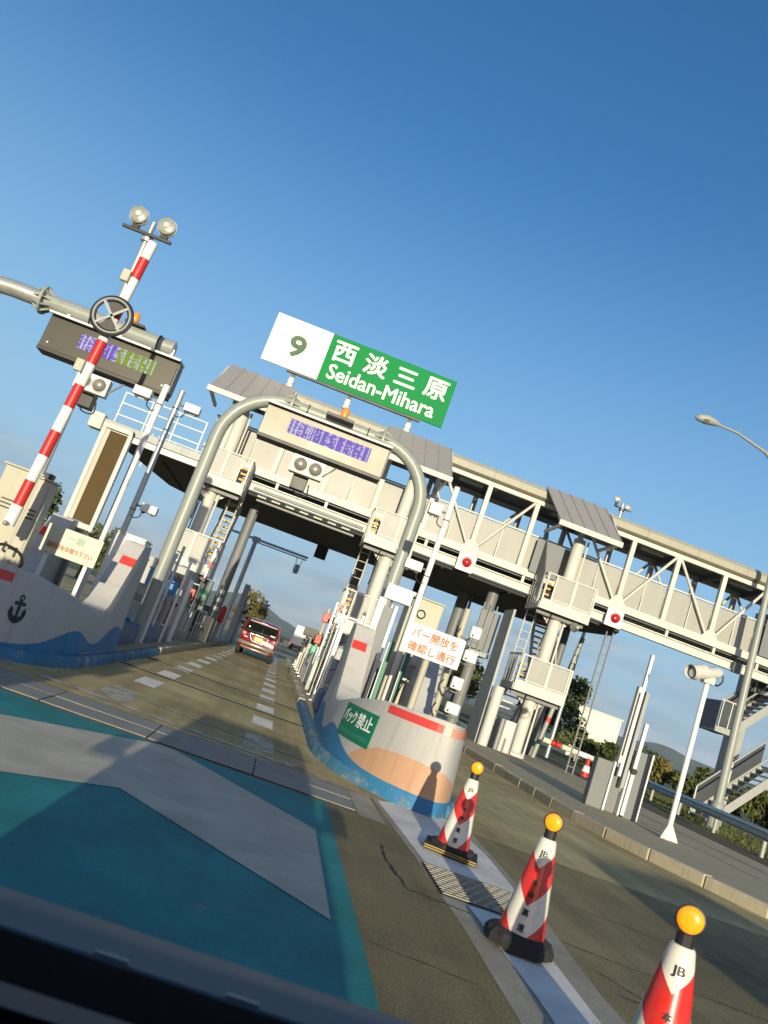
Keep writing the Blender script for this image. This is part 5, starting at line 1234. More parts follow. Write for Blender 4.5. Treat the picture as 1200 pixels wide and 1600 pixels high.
for x, z, w, h, tilt in ((2.63, 2.12, 0.15, 0.17, 0.15), (2.66, 1.78, 0.19, 0.16, 0), (2.60, 1.36, 0.16, 0.17, 0.1), (2.65, 1.02, 0.20, 0.15, 0)):
    b = part('antenna_box', MB().box(x - w / 2, x + w / 2, 11.36, 11.46, z, z + h), M['white'], ap, bevel=0.012)
    part('bracket', MB().bar((2.44, 11.46, z - 0.03), (x + w * 0.7, 11.42, z - 0.05), 0.022), M['black'], b)
    part('latch', MB().box(x - w / 2 + 0.02, x - w / 2 + 0.05, 11.352, 11.359, z + 0.02, z + 0.05), M['black'], b)
    part('cable', MB().tube(curve([(x - 0.05, 11.42, z - 0.01), (x - 0.12, 11.38, z - 0.10), (2.46, 11.4, z - 0.14), (2.38, 11.44, z - 0.02), (2.42, 11.46, z + 0.08)]), 0.010, 6), M['black'], b)
hz_ = thing('hazard_marker', 'short red and white striped marker behind the sunrise wall rim', 'hazard marker', (2.55, 12.4, 0.15))
part('post', MB().box(2.50, 2.62, 12.4, 12.44, 0.15, 1.05), M['conewhite'], hz_)
for k in range(3): part('stripe', MB().add([(2.50, 12.395, 0.62 + k * 0.16), (2.62, 12.395, 0.68 + k * 0.16), (2.62, 12.395, 0.75 + k * 0.16), (2.50, 12.395, 0.69 + k * 0.16)], [(0, 1, 2, 3)]), M['red'], hz_)
cabinet('grey cabinet with pale door behind the white antenna boxes', 2.35, 2.62, 14.9, 15.4, 0.16, 1.9, 'grey')
cabinet('dark blue machine low behind the antenna pole', 1.95, 2.45, 16.5, 18.0, 0.16, 1.25, 'bluewall')
post('nearest white lane post on the right kerb', 1.22, 17.4, 1.9, 0.045, 'white')
post('second white lane post on the right kerb', 1.25, 18.9, 2.0, 0.04, 'white')
post('third white lane post with a bracket on the right kerb', 1.30, 20.6, 1.7, 0.05, 'white', cap='black')
cabinet('white slab cabinet on the right kerb past the white posts', 1.18, 1.50, 23.4, 24.1, 0.16, 1.25, 'white')
cabinet('grey pillar machine under the second stair tower', 1.5, 2.3, 19.4, 21.4, 0.16, 1.5, 'grey')
rb_ = thing('toll_booth', 'grey toll booth with small green panel right of the lane', 'toll booth', (2.0, 27.0, 0.15))
part('body', MB().box(1.62, 2.6, 26.4, 30.0, 0.15, 2.0), M['grey'], rb_, bevel=0.02)
part('green_panel', MB().box(1.25, 1.61, 26.6, 26.7, 1.15, 1.75), M['signgreen2'], rb_)
part('window', MB().box(1.7, 2.5, 26.36, 26.395, 1.0, 1.8), M['glass'], rb_)
rl = thing('signal_column', 'thin column with red lamp housings under the second stair tower', 'signal column', (1.2, 25.2, 0.15))
part('column', MB().tube([(1.2, 25.2, 0.15), (1.2, 25.2, 2.5)], 0.05, 10), M['tan'], rl, smooth=SM)
for z, m in ((2.05, 'red'), (1.35, 'red'), (1.0, 'emgreen')): part('lamp_housing', MB().box(1.08, 1.32, 25.05, 25.14, z, z + 0.28), M[m], rl, bevel=0.02)
sd = thing('side_display', 'small dark message panel on a post far down the right kerb', 'display sign', (1.1, 30.5, 0.15))
part('panel', MB().box(0.86, 1.32, 30.5, 30.6, 1.55, 1.85), M['black'], sd, bevel=0.01)
part('frame', MB().box(0.82, 1.36, 30.61, 30.66, 1.51, 1.89), M['greydark'], sd)
part('post', MB().bar((1.2, 30.7, 0.15), (1.2, 30.7, 1.88), 0.06), M['greydark'], sd)
for i in range(5):
    y = 27.4 + i * 2.6
    kp_ = post(('cream', 'grey', 'tan', 'white', 'short')[i] + ' kerb post number-less among the row far along the right kerb'.replace(' number-less', ''), 1.2, y, (1.15, 1.3, 1.1, 1.2, 0.8)[i], 0.08, ('cream', 'grey', 'tan', 'white', 'cream')[i])

def frame(label, x0, x1, y, z1, boxes=(), m='white', bars=3):
    t = thing('steel_frame', label, 'steel frame', ((x0 + x1) / 2, y, 0.15))
    for x in (x0, x1):
        part('upright', MB().bar((x, y, 0.15), (x, y, z1), 0.055, 0.07), M[m], t, bevel=0.006)
        part('foot_plate', MB().box(x - 0.08, x + 0.08, y - 0.08, y + 0.08, 0.15, 0.165), M['galv'], t)
    for k in range(bars):
        z = 0.55 + (z1 - 0.7) * k / max(1, bars - 1); part('crossbar', MB().bar((x0, y, z), (x1, y, z), 0.035), M[m], t)
    for bx_, bz, bw, bh, bm in boxes:
        b = part('box', MB().box(bx_ - bw / 2, bx_ + bw / 2, y - 0.16, y - 0.045, bz, bz + bh), M[bm], t, bevel=0.01)
        part('cable', MB().tube(curve([(bx_, y - 0.1, bz), (bx_ + 0.02, y - 0.12, bz - 0.18), (x0 + 0.05, y - 0.06, bz - 0.35), (x0, y - 0.04, 0.4)]), 0.012, 6), M['black'], b)
    return t
frame('white steel frame with two boxes just past the right arch leg', 1.18, 1.62, 17.9, 2.25, [(1.4, 1.75, 0.3, 0.3, 'cream'), (1.42, 1.15, 0.22, 0.26, 'grey')])
frame('tan steel frame with a dark box on the right kerb under the tower', 1.20, 1.55, 19.7, 1.95, [(1.38, 1.4, 0.26, 0.34, 'greydark')], 'tan')
frame('white ladder-like frame on the right kerb before the slab cabinet', 1.22, 1.45, 22.4, 2.6, [], 'white', 9)
frame('pale ladder-like frame beside the left arch leg', -2.78, -2.55, 17.6, 2.3, [], 'cream', 8)
frame('white steel frame with blue and grey boxes on the left kerb', -2.85, -2.48, 19.0, 2.1, [(-2.66, 1.25, 0.26, 0.3, 'skyblue'), (-2.66, 0.75, 0.22, 0.22, 'grey')])
frame('grey steel frame with a red box before the green booth', -2.80, -2.50, 22.9, 1.9, [(-2.66, 1.3, 0.2, 0.3, 'red')], 'grey')
frame('tall white frame inside the sunrise wall behind the red lettered sign', 2.10, 2.42, 13.2, 2.1, [(2.27, 1.5, 0.22, 0.2, 'cream')])
for lab, x, y in (('grey lane barrier machine with upright arm on the right kerb', 1.25, 21.3), ('grey lane barrier machine with upright arm on the left kerb', -2.6, 23.6)):
    t = thing('lane_barrier', lab, 'barrier', (x, y, 0.15))
    part('housing', MB().box(x - 0.14, x + 0.14, y, y + 0.35, 0.15, 1.05), M['grey'], t, bevel=0.015)
    part('hatch', MB().box(x - 0.1, x + 0.1, y - 0.012, y - 0.001, 0.4, 0.9), M['cream'], t)
    part('arm', MB().bar((x + 0.02, y - 0.04, 0.9), (x + 0.05, y - 0.04, 2.9), 0.06, 0.04), M['white'], t)
    for k in range(3): part('red_band', MB().bar((x + 0.026 + k * 0.008, y - 0.065, 1.3 + k * 0.5), (x + 0.029 + k * 0.008, y - 0.065, 1.52 + k * 0.5), 0.062, 0.005), M['red'], t)
for lab, x0, y0, y1 in (('low pipe handrail along the left kerb under the canopy', -2.42, 24.6, 27.0), ('low pipe handrail along the right kerb under the canopy', 1.15, 24.4, 27.2)):
    t = thing('hand_rail', lab, 'handrail', (x0, y0, 0.15))
    for z in (0.7, 1.1): part('rail', MB().tube([(x0, y0, z), (x0, y1, z)], 0.025, 8), M['galv'], t)
    for k in range(4): part('rail_post', MB().tube([(x0, y0 + (y1 - y0) * k / 3, 0.15), (x0, y0 + (y1 - y0) * k / 3, 1.1)], 0.025, 8), M['galv'], t)

# ------------------------------------------------------------------ traffic cones
def cone_proto():
    t = thing('traffic_cone', '', 'traffic cone', (0, 0, 0), 'red and white cones with amber lamps')
    oc = [(0.205 * math.cos(R(22.5 + 45 * k)), 0.205 * math.sin(R(22.5 + 45 * k))) for k in range(8)]
    part('base', MB().prism(oc, 0.012, 0.085), M['rubber'], t, bevel=0.012, local=True)
    part('sleeve', MB().lathe([(0.144, 0.070), (0.142, 0.090), (0.122, 0.20), (0.102, 0.33), (0.081, 0.47), (0.061, 0.58), (0.050, 0.635), (0.043, 0.645)], 40), M['cone'], t, smooth=0.6, local=True)
    part('neck', MB().lathe([(0.036, 0.640), (0.036, 0.69), (0.03, 0.70)], 14), M['black'], t, local=True)
    l = part('lamp', MB().lathe([(0.048, 0.0), (0.0525, 0.012), (0.049, 0.022), (0.03, 0.029), (0.01, 0.031)], 24, (0, -0.012, 0.745), 'y'), M['orange'], t, smooth=1.0, local=True)
    part('lamp_rim', MB().lathe([(0.048, -0.03), (0.058, -0.02), (0.058, 0.008), (0.053, 0.010)], 24, (0, -0.012, 0.745), 'y'), M['black'], l, smooth=0.8, local=True)
    # lettering wraps the sleeve, facing the traffic
    def rad(z):
        pr = [(0.144, 0.070), (0.142, 0.090), (0.122, 0.20), (0.102, 0.33), (0.081, 0.47), (0.061, 0.58), (0.050, 0.635)]
        for (ra, za), (rb2, zb) in zip(pr[:-1], pr[1:]):
            if z <= zb: return ra + (rb2 - ra) * (z - za) / (zb - za)
        return 0.05
    def wrap(x, z, l_):
        r = rad(z) + 0.002 + l_; a = x / r; return (r * math.sin(a), -r * math.cos(a), z)
    for ch, z, h, w in (('本', 0.380, 0.034, 0.034), ('四', 0.308, 0.030, 0.034), ('高', 0.205, 0.042, 0.038), ('速', 0.122, 0.042, 0.040)):
        text_on('lettering', ch, M['black'], t, -w / 2 + 0.004, w / 2 + 0.004, z, z + h, 0, 0.0012, fn=wrap)
    text_on('logo', 'JB', M['black'], t, -0.020, 0.030, 0.535, 0.578, 0, 0.0012, fn=wrap)
    return t
cone = cone_proto()
CL = ['cone standing on a thin yellow edged base nearest the sunrise wall', 'cone on a thick black base right of the steel grating', 'cone nearest the camera, cut off by the lower edge of the photo']
cones_ = [cone, copy_tree(cone), copy_tree(cone)]
for i, (x, y) in enumerate(((2.01, 7.04), (1.96, 4.93), (1.915, 3.20))):
    c = cones_[i]
    c.location = (x, y, 0.008); c['label'] = 'red and white ' + CL[i] if i < 2 else 'red and white ' + CL[i]
    c.rotation_euler = (0, 0, -math.atan2(x, y) + R(random.uniform(-9, 4)))
    if i == 0:
        part('base_plate', MB().box(-0.23, 0.23, -0.2, 0.2, 0.012, 0.052), M['rubber'], c, bevel=0.006, local=True)
        for z in (0.020, 0.038): part('yellow_stripe', MB().box(-0.225, 0.225, -0.203, -0.2005, z, z + 0.006), M['yellow'], c, local=True)
    if i == 1: part('base_ring', MB().lathe([(0.214, 0.013), (0.214, 0.055), (0.19, 0.088), (0.155, 0.102), (0.150, 0.102)], 8), M['rubber'], c, smooth=0.3, local=True)
    if i == 2: part('base_ring', MB().lathe([(0.214, 0.013), (0.214, 0.055), (0.19, 0.088), (0.155, 0.102), (0.150, 0.102)], 8), M['rubber'], c, smooth=0.3, local=True)
fc = thing('traffic_cone', 'small plain red and white cone far off below the pale building', 'traffic cone', (11.9, 28.5, 0.16))
part('sleeve', MB().lathe([(0.17, 0.18), (0.05, 0.85)], 14, (11.9, 28.5, 0)), M['red'], fc, smooth=SM)
part('white_sleeve', MB().lathe([(0.145, 0.36), (0.105, 0.58)], 14, (11.9, 28.5, 0)), M['white'], fc, smooth=SM)
part('base', MB().box(11.68, 12.12, 28.28, 28.72, 0.16, 0.2), M['rubber'], fc)

# ------------------------------------------------------------------ right side
rbx = thing('lane_barrier', 'grey barrier housings with a pale folded arm standing upright on the far island', 'barrier', (7.4, 16.2, 0.16))
part('housing', MB().box(6.86, 7.20, 16.0, 16.22, 0.16, 1.12), M['greymid'], rbx, bevel=0.012)
part('housing', MB().box(7.24, 7.52, 16.1, 16.35, 0.16, 1.06), M['greymid'], rbx, bevel=0.012)
part('housing', MB().box(7.66, 7.92, 16.0, 16.25, 0.16, 1.50), M['greymid'], rbx, bevel=0.012)
for x, z1 in ((7.205, 1.15), (7.53, 1.08), (7.93, 1.52)): part('edge_strip', MB().box(x, x + 0.035, 15.97, 16.10, 0.17, z1), M['white'], rbx)
part('arm', MB().box(7.30, 7.36, 15.9, 15.98, 0.9, 3.42), M['white'], rbx, label='tall pale arm section')
part('arm_sleeve', MB().box(7.22, 7.30, 15.88, 16.0, 1.15, 2.72), M['cream'], rbx)
part('arm_slot', MB().box(7.245, 7.28, 15.872, 15.879, 1.3, 2.6), M['black'], rbx)
part('arm_sleeve', MB().box(7.40, 7.47, 15.88, 16.0, 0.7, 2.66), M['grey'], rbx)
part('arm_sleeve', MB().box(7.58, 7.65, 15.93, 16.0, 0.2, 2.06), M['white'], rbx)
part('pivot', MB().lathe([(0.06, 0), (0.06, 0.05)], 12, (7.6, 15.92, 1.08), 'y'), M['black'], rbx)

cpole = thing('camera_pole', 'slim pale pole carrying a long camera housing at the far island edge', 'camera', (7.86, 14.5, 0.16))
part('pole', MB().tube([(7.86, 14.5, 0.16), (7.83, 14.5, 3.10)], 0.048, 12), M['white'], cpole, smooth=SM)
for a in range(3):
    an = R(90 + 120 * a); d = Vector((math.cos(an), math.sin(an), 0))
    mb = MB(); p = Vector((7.86, 14.5, 0.165)); nn = Vector((-d.y, d.x, 0)) * 0.01
    A, B, Cc = p, p + d * 0.2, p + Vector((0, 0, 0.34)); mb.add([A + nn, B + nn, Cc + nn, A - nn, B - nn, Cc - nn], [(0, 1, 2), (5, 4, 3), (0, 3, 4, 1), (1, 4, 5, 2), (2, 5, 3, 0)]); part('foot_gusset', mb, M['white'], cpole)
hd = Vector((0.80, 0.34, 0.27)).normalized(); h0 = Vector((7.40, 14.32, 3.14))
part('housing', MB().tube([h0, h0 + hd * 0.09, h0 + hd * 0.16, h0 + hd * 0.66, h0 + hd * 0.76], [0.07, 0.13, 0.11, 0.115, 0.085], 14), M['cream'], cpole, smooth=0.8)
part('sun_shield', MB().tube([h0 - hd * 0.05 + Vector((0, 0, .03)), h0 + hd * 0.3 + Vector((0, 0, .03))], [0.135, 0.145], 14, False), M['cream'], cpole, smooth=0.8)
part('mount', MB().box(7.72, 7.94, 14.42, 14.58, 3.08, 3.22), M['cream'], cpole, bevel=0.01)
part('cable', MB().tube(curve([(7.98, 14.56, 3.34), (8.12, 14.6, 3.36), (8.17, 14.6, 3.24), (8.08, 14.58, 3.12), (7.93, 14.5, 3.13)]), 0.016, 8), M['black'], cpole, smooth=SM)

lp = thing('street_lamp', 'tall grey lamp post with curved arm reaching over the bridge', 'street lamp', (15.3, 25.8, 0.1))
part('pole', MB().tube([(15.38, 25.8, 0.1), (15.15, 25.8, 8.2), (15.05, 25.8, 11.3), (14.6, 25.8, 12.3), (13.8, 25.8, 12.92), (12.6, 25.8, 13.22), (11.85, 25.8, 13.24)], [0.15, 0.11, 0.085, 0.075, 0.06, 0.05, 0.045], 14), M['polegrey'], lp, smooth=0.9)
part('pole_base', MB().lathe([(0.21, 0.1), (0.21, 0.9), (0.15, 1.0)], 14, (15.36, 25.8, 0)), M['polegrey'], lp, smooth=SM)
part('lamp_head', MB().tube([(11.9, 25.8, 13.24), (11.7, 25.8, 13.26), (11.4, 25.8, 13.26), (11.1, 25.8, 13.22), (10.98, 25.8, 13.18)], [0.05, 0.12, 0.17, 0.13, 0.04], 14), M['panel'], lp, smooth=1.0)
part('lamp_glass', MB().lathe([(0.02, -0.13), (0.15, -0.06), (0.19, 0.0)], 16, (11.35, 25.8, 13.20)), M['lens'], lp, smooth=1.0)

# guard rail
gr = thing('guard_rail', 'weathered steel guard rail along the verge on the right', 'guard rail', (14.5, 28, 0.0))
ga0, ga1 = Vector((12.4, 15.5, 0.10)), Vector((20.2, 52.0, 0.10))
dr = (ga1 - ga0).normalized(); nr = Vector((-dr.y, dr.x, 0))
for seg in range(9):
    a = ga0.lerp(ga1, seg / 9); b = ga0.lerp(ga1, (seg + 1) / 9 - 0.0005)
    prof = [(0.0, 0.42), (-0.0, 0.44), (0.07, 0.49), (0.0, 0.55), (0.0, 0.58), (0.07, 0.64), (0.0, 0.70), (0.0, 0.72)]
    vs = [a + nr * x + Vector((0, 0, z)) for x, z in prof] + [b + nr * x + Vector((0, 0, z)) for x, z in prof]
    vs += [v - nr * 0.012 for v in vs]
    n = len(prof); fs = [(i, i + 1, n + i + 1, n + i) for i in range(n - 1)] + [(2 * n + n + i, 2 * n + n + i + 1, 2 * n + i + 1, 2 * n + i) for i in range(n - 1)]
    part('beam', MB().add(vs, fs), M['galv'], gr)
for seg in range(10):
    p = ga0.lerp(ga1, seg / 10 + 0.03) - nr * 0.1
    part('post', MB().tube([(p.x, p.y, 0.0), (p.x, p.y, 0.72)], 0.06, 10), M['polegrey'], gr)

# far right stair up to the bridge
st = thing('access_stair', 'grey access stair with glazed sides climbing to the bridge on the right edge', 'staircase', (17.5, 28.0, 0.1))
def flight(x0, z0, x1, z1, y0, y1, n, near=True):
    part('stringer', MB().bar((x0, y0, z0), (x1, y0, z1), 0.05, 0.28), M['grey'], st); part('stringer', MB().bar((x0, y1, z0), (x1, y1, z1), 0.05, 0.28), M['grey'], st)
    for k in range(n):
        t = (k + 0.5) / n; x = x0 + (x1 - x0) * t; z = z0 + (z1 - z0) * t
        s = part('tread', MB().box(x - 0.15, x + 0.15, y0 + 0.03, y1 - 0.03, z, z + 0.05), M['cream'], st)
    nn = max(2, int(abs(x1 - x0) / 0.8))
    for k in range(nn):
        t0, t1 = k / nn, (k + 1) / nn - 0.03
        a = (x0 + (x1 - x0) * t0, z0 + (z1 - z0) * t0); b = (x0 + (x1 - x0) * t1, z0 + (z1 - z0) * t1)
        for y in ((y0 - 0.05, y1 + 0.05) if near else (y1 + 0.05,)):
            mb = MB(); q = 0.02
            mb.add([(a[0], y - q, a[1] + 0.2), (b[0], y - q, b[1] + 0.2), (b[0], y - q, b[1] + 1.0), (a[0], y - q, a[1] + 1.0), (a[0], y + q, a[1] + 0.2), (b[0], y + q, b[1] + 0.2), (b[0], y + q, b[1] + 1.0), (a[0], y + q, a[1] + 1.0)],
                   [(0, 1, 2, 3), (7, 6, 5, 4), (0, 4, 5, 1), (1, 5, 6, 2), (2, 6, 7, 3), (3, 7, 4, 0)])
            part('balustrade_panel', mb, M['stairglass'], st)
            part('baluster', MB().bar((a[0], y, a[1] - 0.1), (a[0], y, a[1] + 1.1), 0.05), M['cream'], st)
    for y in (y0 - 0.05, y1 + 0.05): part('hand_rail', MB().tube([(x0, y, z0 + 1.08), (x1, y, z1 + 1.08)], 0.035, 8), M['grey'], st)
flight(16.45, 0.15, 18.7, 2.65, 28.0, 29.2, 12, False)
flight(16.75, 3.55, 18.9, 5.95, 28.3, 29.4, 12, False)
part('landing', MB().box(18.7, 20.0, 28.0, 29.6, 2.6, 2.75), M['grey'], st)
part('landing', MB().box(15.95, 16.75, 28.2, 29.5, 3.30, 3.52), M['grey'], st)
for a, b in ((15.97, 16.33), (16.36, 16.72)): part('balustrade_panel', MB().box(a, b, 28.16, 28.19, 3.55, 4.42), M['stairglass'], st)
part('balustrade_panel', MB().box(15.92, 15.95, 28.2, 29.5, 3.4, 4.42), M['stairglass'], st)
part('hand_rail', MB().tube([(15.9, 28.17, 4.47), (16.78, 28.17, 4.47)], 0.03, 8), M['cream'], st)
for k in range(3): part('baluster', MB().bar((16.0 + k * 0.36, 28.15, 3.5), (16.0 + k * 0.36, 28.15, 4.46), 0.035), M['cream'], st)
part('column', MB().box(17.5, 18.0, 29.7, 30.2, 0.1, 8.4), M['grey'], st)
part('camera', MB().lathe([(0.1, 0), (0.12, 0.2)], 10, (17.85, 29.5, 1.9), 'x'), M['black'], st)
# ladder mast and dark pole behind the third tower, and the closed barrier beyond
lm = thing('ladder_mast', 'narrow dark ladder mast below the canopy in front of the pale building', 'ladder', (10.8, 27.0, 0.16))
for x in (10.70, 10.94): part('rail', MB().bar((x, 27.2, 0.16), (x - 0.02, 27.2, 5.24), 0.045), M['greydark'], lm)
for k in range(15): part('rung', MB().bar((10.70, 27.2, 0.4 + k * 0.33), (10.93, 27.2, 0.4 + k * 0.33), 0.025), M['greydark'], lm)
dp = thing('dark_pole', 'leaning grey pole with a red mark right of the third stair tower', 'pole', (10.6, 30.6, 0.16))
part('shaft', MB().tube([(10.42, 30.0, 0.16), (10.95, 30.0, 5.0)], 0.09, 12), M['polegrey'], dp, smooth=SM)
part('red_mark', MB().lathe([(0.096, 1.55), (0.096, 1.75)], 12, (10.585, 30.0, 0)), M['red'], dp)
b2 = thing('closed_barrier', 'pale barrier bar with one red band lying level beyond the far island', 'barrier', (11.8, 29.0, 0.16))
part('bar', MB().tube([(10.25, 29.0, 0.93), (13.1, 29.0, 0.86)], 0.095, 12), M['yellowsign'], b2, smooth=SM)
part('red_band', MB().tube([(10.55, 29.0, 0.924), (10.95, 29.0, 0.914)], 0.0985, 12), M['red'], b2, smooth=SM)
part('white_band', MB().tube([(11.6, 29.0, 0.897), (12.1, 29.0, 0.885)], 0.0985, 12), M['white'], b2, smooth=SM)
part('pedestal', MB().box(13.1, 13.5, 28.8, 29.2, 0.1, 1.2), M['grey'], b2, bevel=0.02)
wb = thing('storage_building', 'pale windowless building beyond the barrier on the right', 'building', (25, 62, 0))
part('wall', MB().box(23.2, 26.7, 60, 68, 0.0, 3.85), M['building'], wb)
for k in range(1, 4): part('cladding_joint', MB().box(23.2, 26.7, 59.97, 59.985, 3.85 * k / 4 - 0.01, 3.85 * k / 4 + 0.01), M['cream'], wb)
part('roof', MB().box(23.1, 26.8, 59.9, 68.1, 3.86, 3.95), M['cream'], wb)

# ------------------------------------------------------------------ cars
def car(label, x, y, m, detail=False, rz=0.0, sc=(1, 1, 1), group=None, name='car'):
    t = thing(name, label, 'car', (x, y, 0.0), group, rz); t.scale = sc
    def P(n_, mb, mm, par=None, **k):
        if par is None: par = t
        me = part(n_, mb, mm, par, local=True, **k); return me
    # stations from the tail forward: y, half width, floor, shoulder height
    S = [(0.02, 0.66, 0.36, 0.86), (0.06, 0.71, 0.30, 0.93), (0.30, 0.735, 0.26, 0.97), (1.2, 0.738, 0.24, 0.98), (2.2, 0.735, 0.24, 0.97), (2.75, 0.72, 0.26, 0.93), (3.25, 0.66, 0.30, 0.78), (3.38, 0.56, 0.36, 0.66)]
    mb = MB(); vs = []; fs = []; K = 12
    for (yy, hw, zf, zs) in S:
        ring = [(-hw * 0.86, zf), (-hw, zf + 0.10), (-hw * 1.0, (zf + zs) / 2), (-hw * 0.985, zs - 0.06), (-hw * 0.94, zs), (-hw * 0.4, zs + 0.012), (hw * 0.4, zs + 0.012), (hw * 0.94, zs), (hw * 0.985, zs - 0.06), (hw, (zf + zs) / 2), (hw, zf + 0.10), (hw * 0.86, zf)]
        vs += [(a, yy, b) for a, b in ring]
    for i in range(len(S) - 1):
        for k in range(K): fs.append((i * K + k, (i + 1) * K + k, (i + 1) * K + (k + 1) % K, i * K + (k + 1) % K))
    fs.append(tuple(range(K))); fs.append(tuple((len(S) - 1) * K + k for k in reversed(range(K))))
    mb.add(vs, fs); body = P('body', mb, m, smooth=0.6)
    G = [(0.10, 0.665, 0.97, 0.60, 1.04), (0.34, 0.69, 0.975, 0.57, 1.43), (0.7, 0.70, 0.98, 0.575, 1.475), (1.6, 0.70, 0.98, 0.57, 1.48), (2.1, 0.69, 0.975, 0.55, 1.43), (2.72, 0.67, 0.94, 0.60, 0.99)]
    mb = MB(); vs = []; fs = []; K = 4
    for yy, hb, zb, ht, zt in G: vs += [(-hb, yy, zb), (-ht, yy, zt), (ht, yy, zt), (hb, yy, zb)]
    for i in range(len(G) - 1):
        for k in range(3): fs.append((i * K + k, (i + 1) * K + k, (i + 1) * K + k + 1, i * K + k + 1))
    fs.append((0, 1, 2, 3)); e = (len(G) - 1) * K; fs.append((e + 3, e + 2, e + 1, e)); mb.add(vs, fs)
    P('windows', mb, M['glass'])
    mb = MB(); vs = []; fs = []
    RR = [(0.27, 0.60, 1.405), (0.36, 0.585, 1.46), (0.7, 0.59, 1.505), (1.6, 0.585, 1.51), (2.12, 0.555, 1.45)]
    for yy, hw, z in RR: vs += [(-hw, yy, z - 0.04), (-hw * 0.9, yy, z), (0, yy, z + 0.02), (hw * 0.9, yy, z), (hw, yy, z - 0.04)]
    for i in range(len(RR) - 1):
        for k in range(4): fs.append((i * 5 + k, (i + 1) * 5 + k, (i + 1) * 5 + k + 1, i * 5 + k + 1))
    fs.append((0, 1, 2, 3, 4)); fs.append((24, 23, 22, 21, 20)); mb.add(vs, fs); P('roof', mb, m, smooth=0.9)
    for sx in (-1, 1):
        for yy in (0.62, 2.85):
            w = P('wheel', MB().lathe([(0.20, -0.09), (0.27, -0.08), (0.285, -0.04), (0.285, 0.04), (0.27, 0.08), (0.20, 0.09)], 20, (sx * 0.65, yy, 0.285), 'x'), M['rubber'], smooth=0.8)
            P('rim', MB().lathe([(0.19, -0.005), (0.15, 0.0), (0.05, 0.012)], 14, (sx * 0.745, yy, 0.285), 'x'), M['trim'], w, smooth=0.8)
        for (a, b) in (((0.30, 1.42), (0.12, 1.0)), ((1.55, 1.46), (1.55, 0.99)), ((2.1, 1.42), (2.68, 0.97))):
            P('pillar', MB().bar((sx * 0.585, a[0], a[1]), (sx * 0.685, b[0], b[1]), 0.06, 0.05), m)
        P('mirror', MB().lathe([(0.05, 0), (0.09, 0.03), (0.09, 0.08), (0.04, 0.12)], 12, (sx * 0.82, 2.35, 1.03), 'y'), M['black'], smooth=0.8)
        P('mirror_arm', MB().bar((sx * 0.68, 2.35, 0.99), (sx * 0.8, 2.35, 1.02), 0.04), M['black'])
        l = P('tail_lamp', MB().lathe([(0.085, -0.02), (0.085, 0.02), (0.06, 0.04), (0.02, 0.045)], 16, (sx * 0.60, 0.05, 0.84), 'y'), M['tail'], smooth=1.0)
        P('lamp_ring', MB().tube([(sx * 0.60 + 0.088 * math.cos(a), 0.025, 0.84 + 0.088 * math.sin(a)) for a in [2 * math.pi * i / 16 for i in range(17)]], 0.010, 6, False), M['trim'], l)
    P('rear_bumper', MB().tube([(-0.70, 0.30, 0.50), (-0.68, 0.06, 0.50), (-0.55, -0.03, 0.50), (0, -0.05, 0.50), (0.55, -0.03, 0.50), (0.68, 0.06, 0.50), (0.70, 0.30, 0.50)], 0.075, 12), M['silver'] if detail else m, smooth=0.9)
    P('number_plate', MB().box(-0.165, 0.165, -0.012, 0.0, 0.68, 0.845), M['plate'] if detail else M['white'], bevel=0.004)
    if detail:
        P('nudge_bar', MB().tube([(-0.55, 0.0, 0.36), (-0.48, -0.06, 0.34), (0.48, -0.06, 0.34), (0.55, 0.0, 0.36)], 0.045, 10), M['silver'], smooth=0.9)
        for sx in (-0.6, 0.6): P('bumper_lamp', MB().lathe([(0.06, 0), (0.05, 0.03), (0.01, 0.04)], 12, (sx, -0.02, 0.50), 'y'), M['trim'], smooth=1.0)
        P('chrome_trim', MB().tube([(-0.36, -0.005, 0.90), (-0.35, -0.012, 0.80), (-0.27, -0.014, 0.68), (-0.18, -0.016, 0.63), (0.18, -0.016, 0.63), (0.27, -0.014, 0.68), (0.35, -0.012, 0.80), (0.36, -0.005, 0.90), (0.0, -0.002, 0.91), (-0.36, -0.005, 0.90)], 0.018, 8, False), M['trim'], smooth=0.9)
        P('wiper', MB().tube([(0.0, 0.03, 0.95), (0.04, 0.07, 1.05), (0.03, 0.14, 1.16)], 0.012, 6), M['trim'])
        P('brake_lamp', MB().box(-0.13, 0.13, 0.22, 0.25, 1.405, 1.43), M['white'])
        P('aerial', MB().tube([(0.05, 0.45, 1.49), (0.08, 0.35, 1.72)], 0.008, 6), M['black'])
        P('badge', MB().box(-0.58, -0.44, -0.004, 0.004, 0.72, 0.74), M['trim'])
        P('badge', MB().box(0.38, 0.58, 0.055, 0.06, 1.035, 1.075), M['white'])
        P('sticker', MB().lathe([(0.035, 0), (0.035, 0.004)], 12, (-0.50, 0.108, 1.14), 'y'), M['white'])
        text_on('plate_lettering', '12-34', M['black'], t, -0.12, 0.12, 0.70, 0.77, -0.014, 0.0) if False else None
        P('plate_mark', MB().box(-0.12, 0.12, -0.016, -0.0125, 0.715, 0.765).box(-0.07, 0.07, -0.016, -0.0125, 0.79, 0.82), M['tan'])
    return t
car('small red car with chrome trimmed tail and yellow plate driving through the lane', -0.66, 32.0, M['carred'], True, R(-1.0))
car('white car far ahead beyond the toll gate', 3.4, 120, M['carwhite'], rz=R(-4), sc=(1.15, 1.3, 1.05), group=None)
car('pinkish car far ahead beside the kerb past the gate', 2.4, 104, M['carpink'], rz=R(-3), sc=(1.1, 1.2, 1.0), group=None)
tr = thing('delivery_truck', 'white box truck far ahead right of the red car', 'truck', (2.6, 92, 0))
part('cargo_box', MB().box(1.6, 3.6, 92, 97, 0.7, 2.9), M['carwhite'], tr, bevel=0.03)
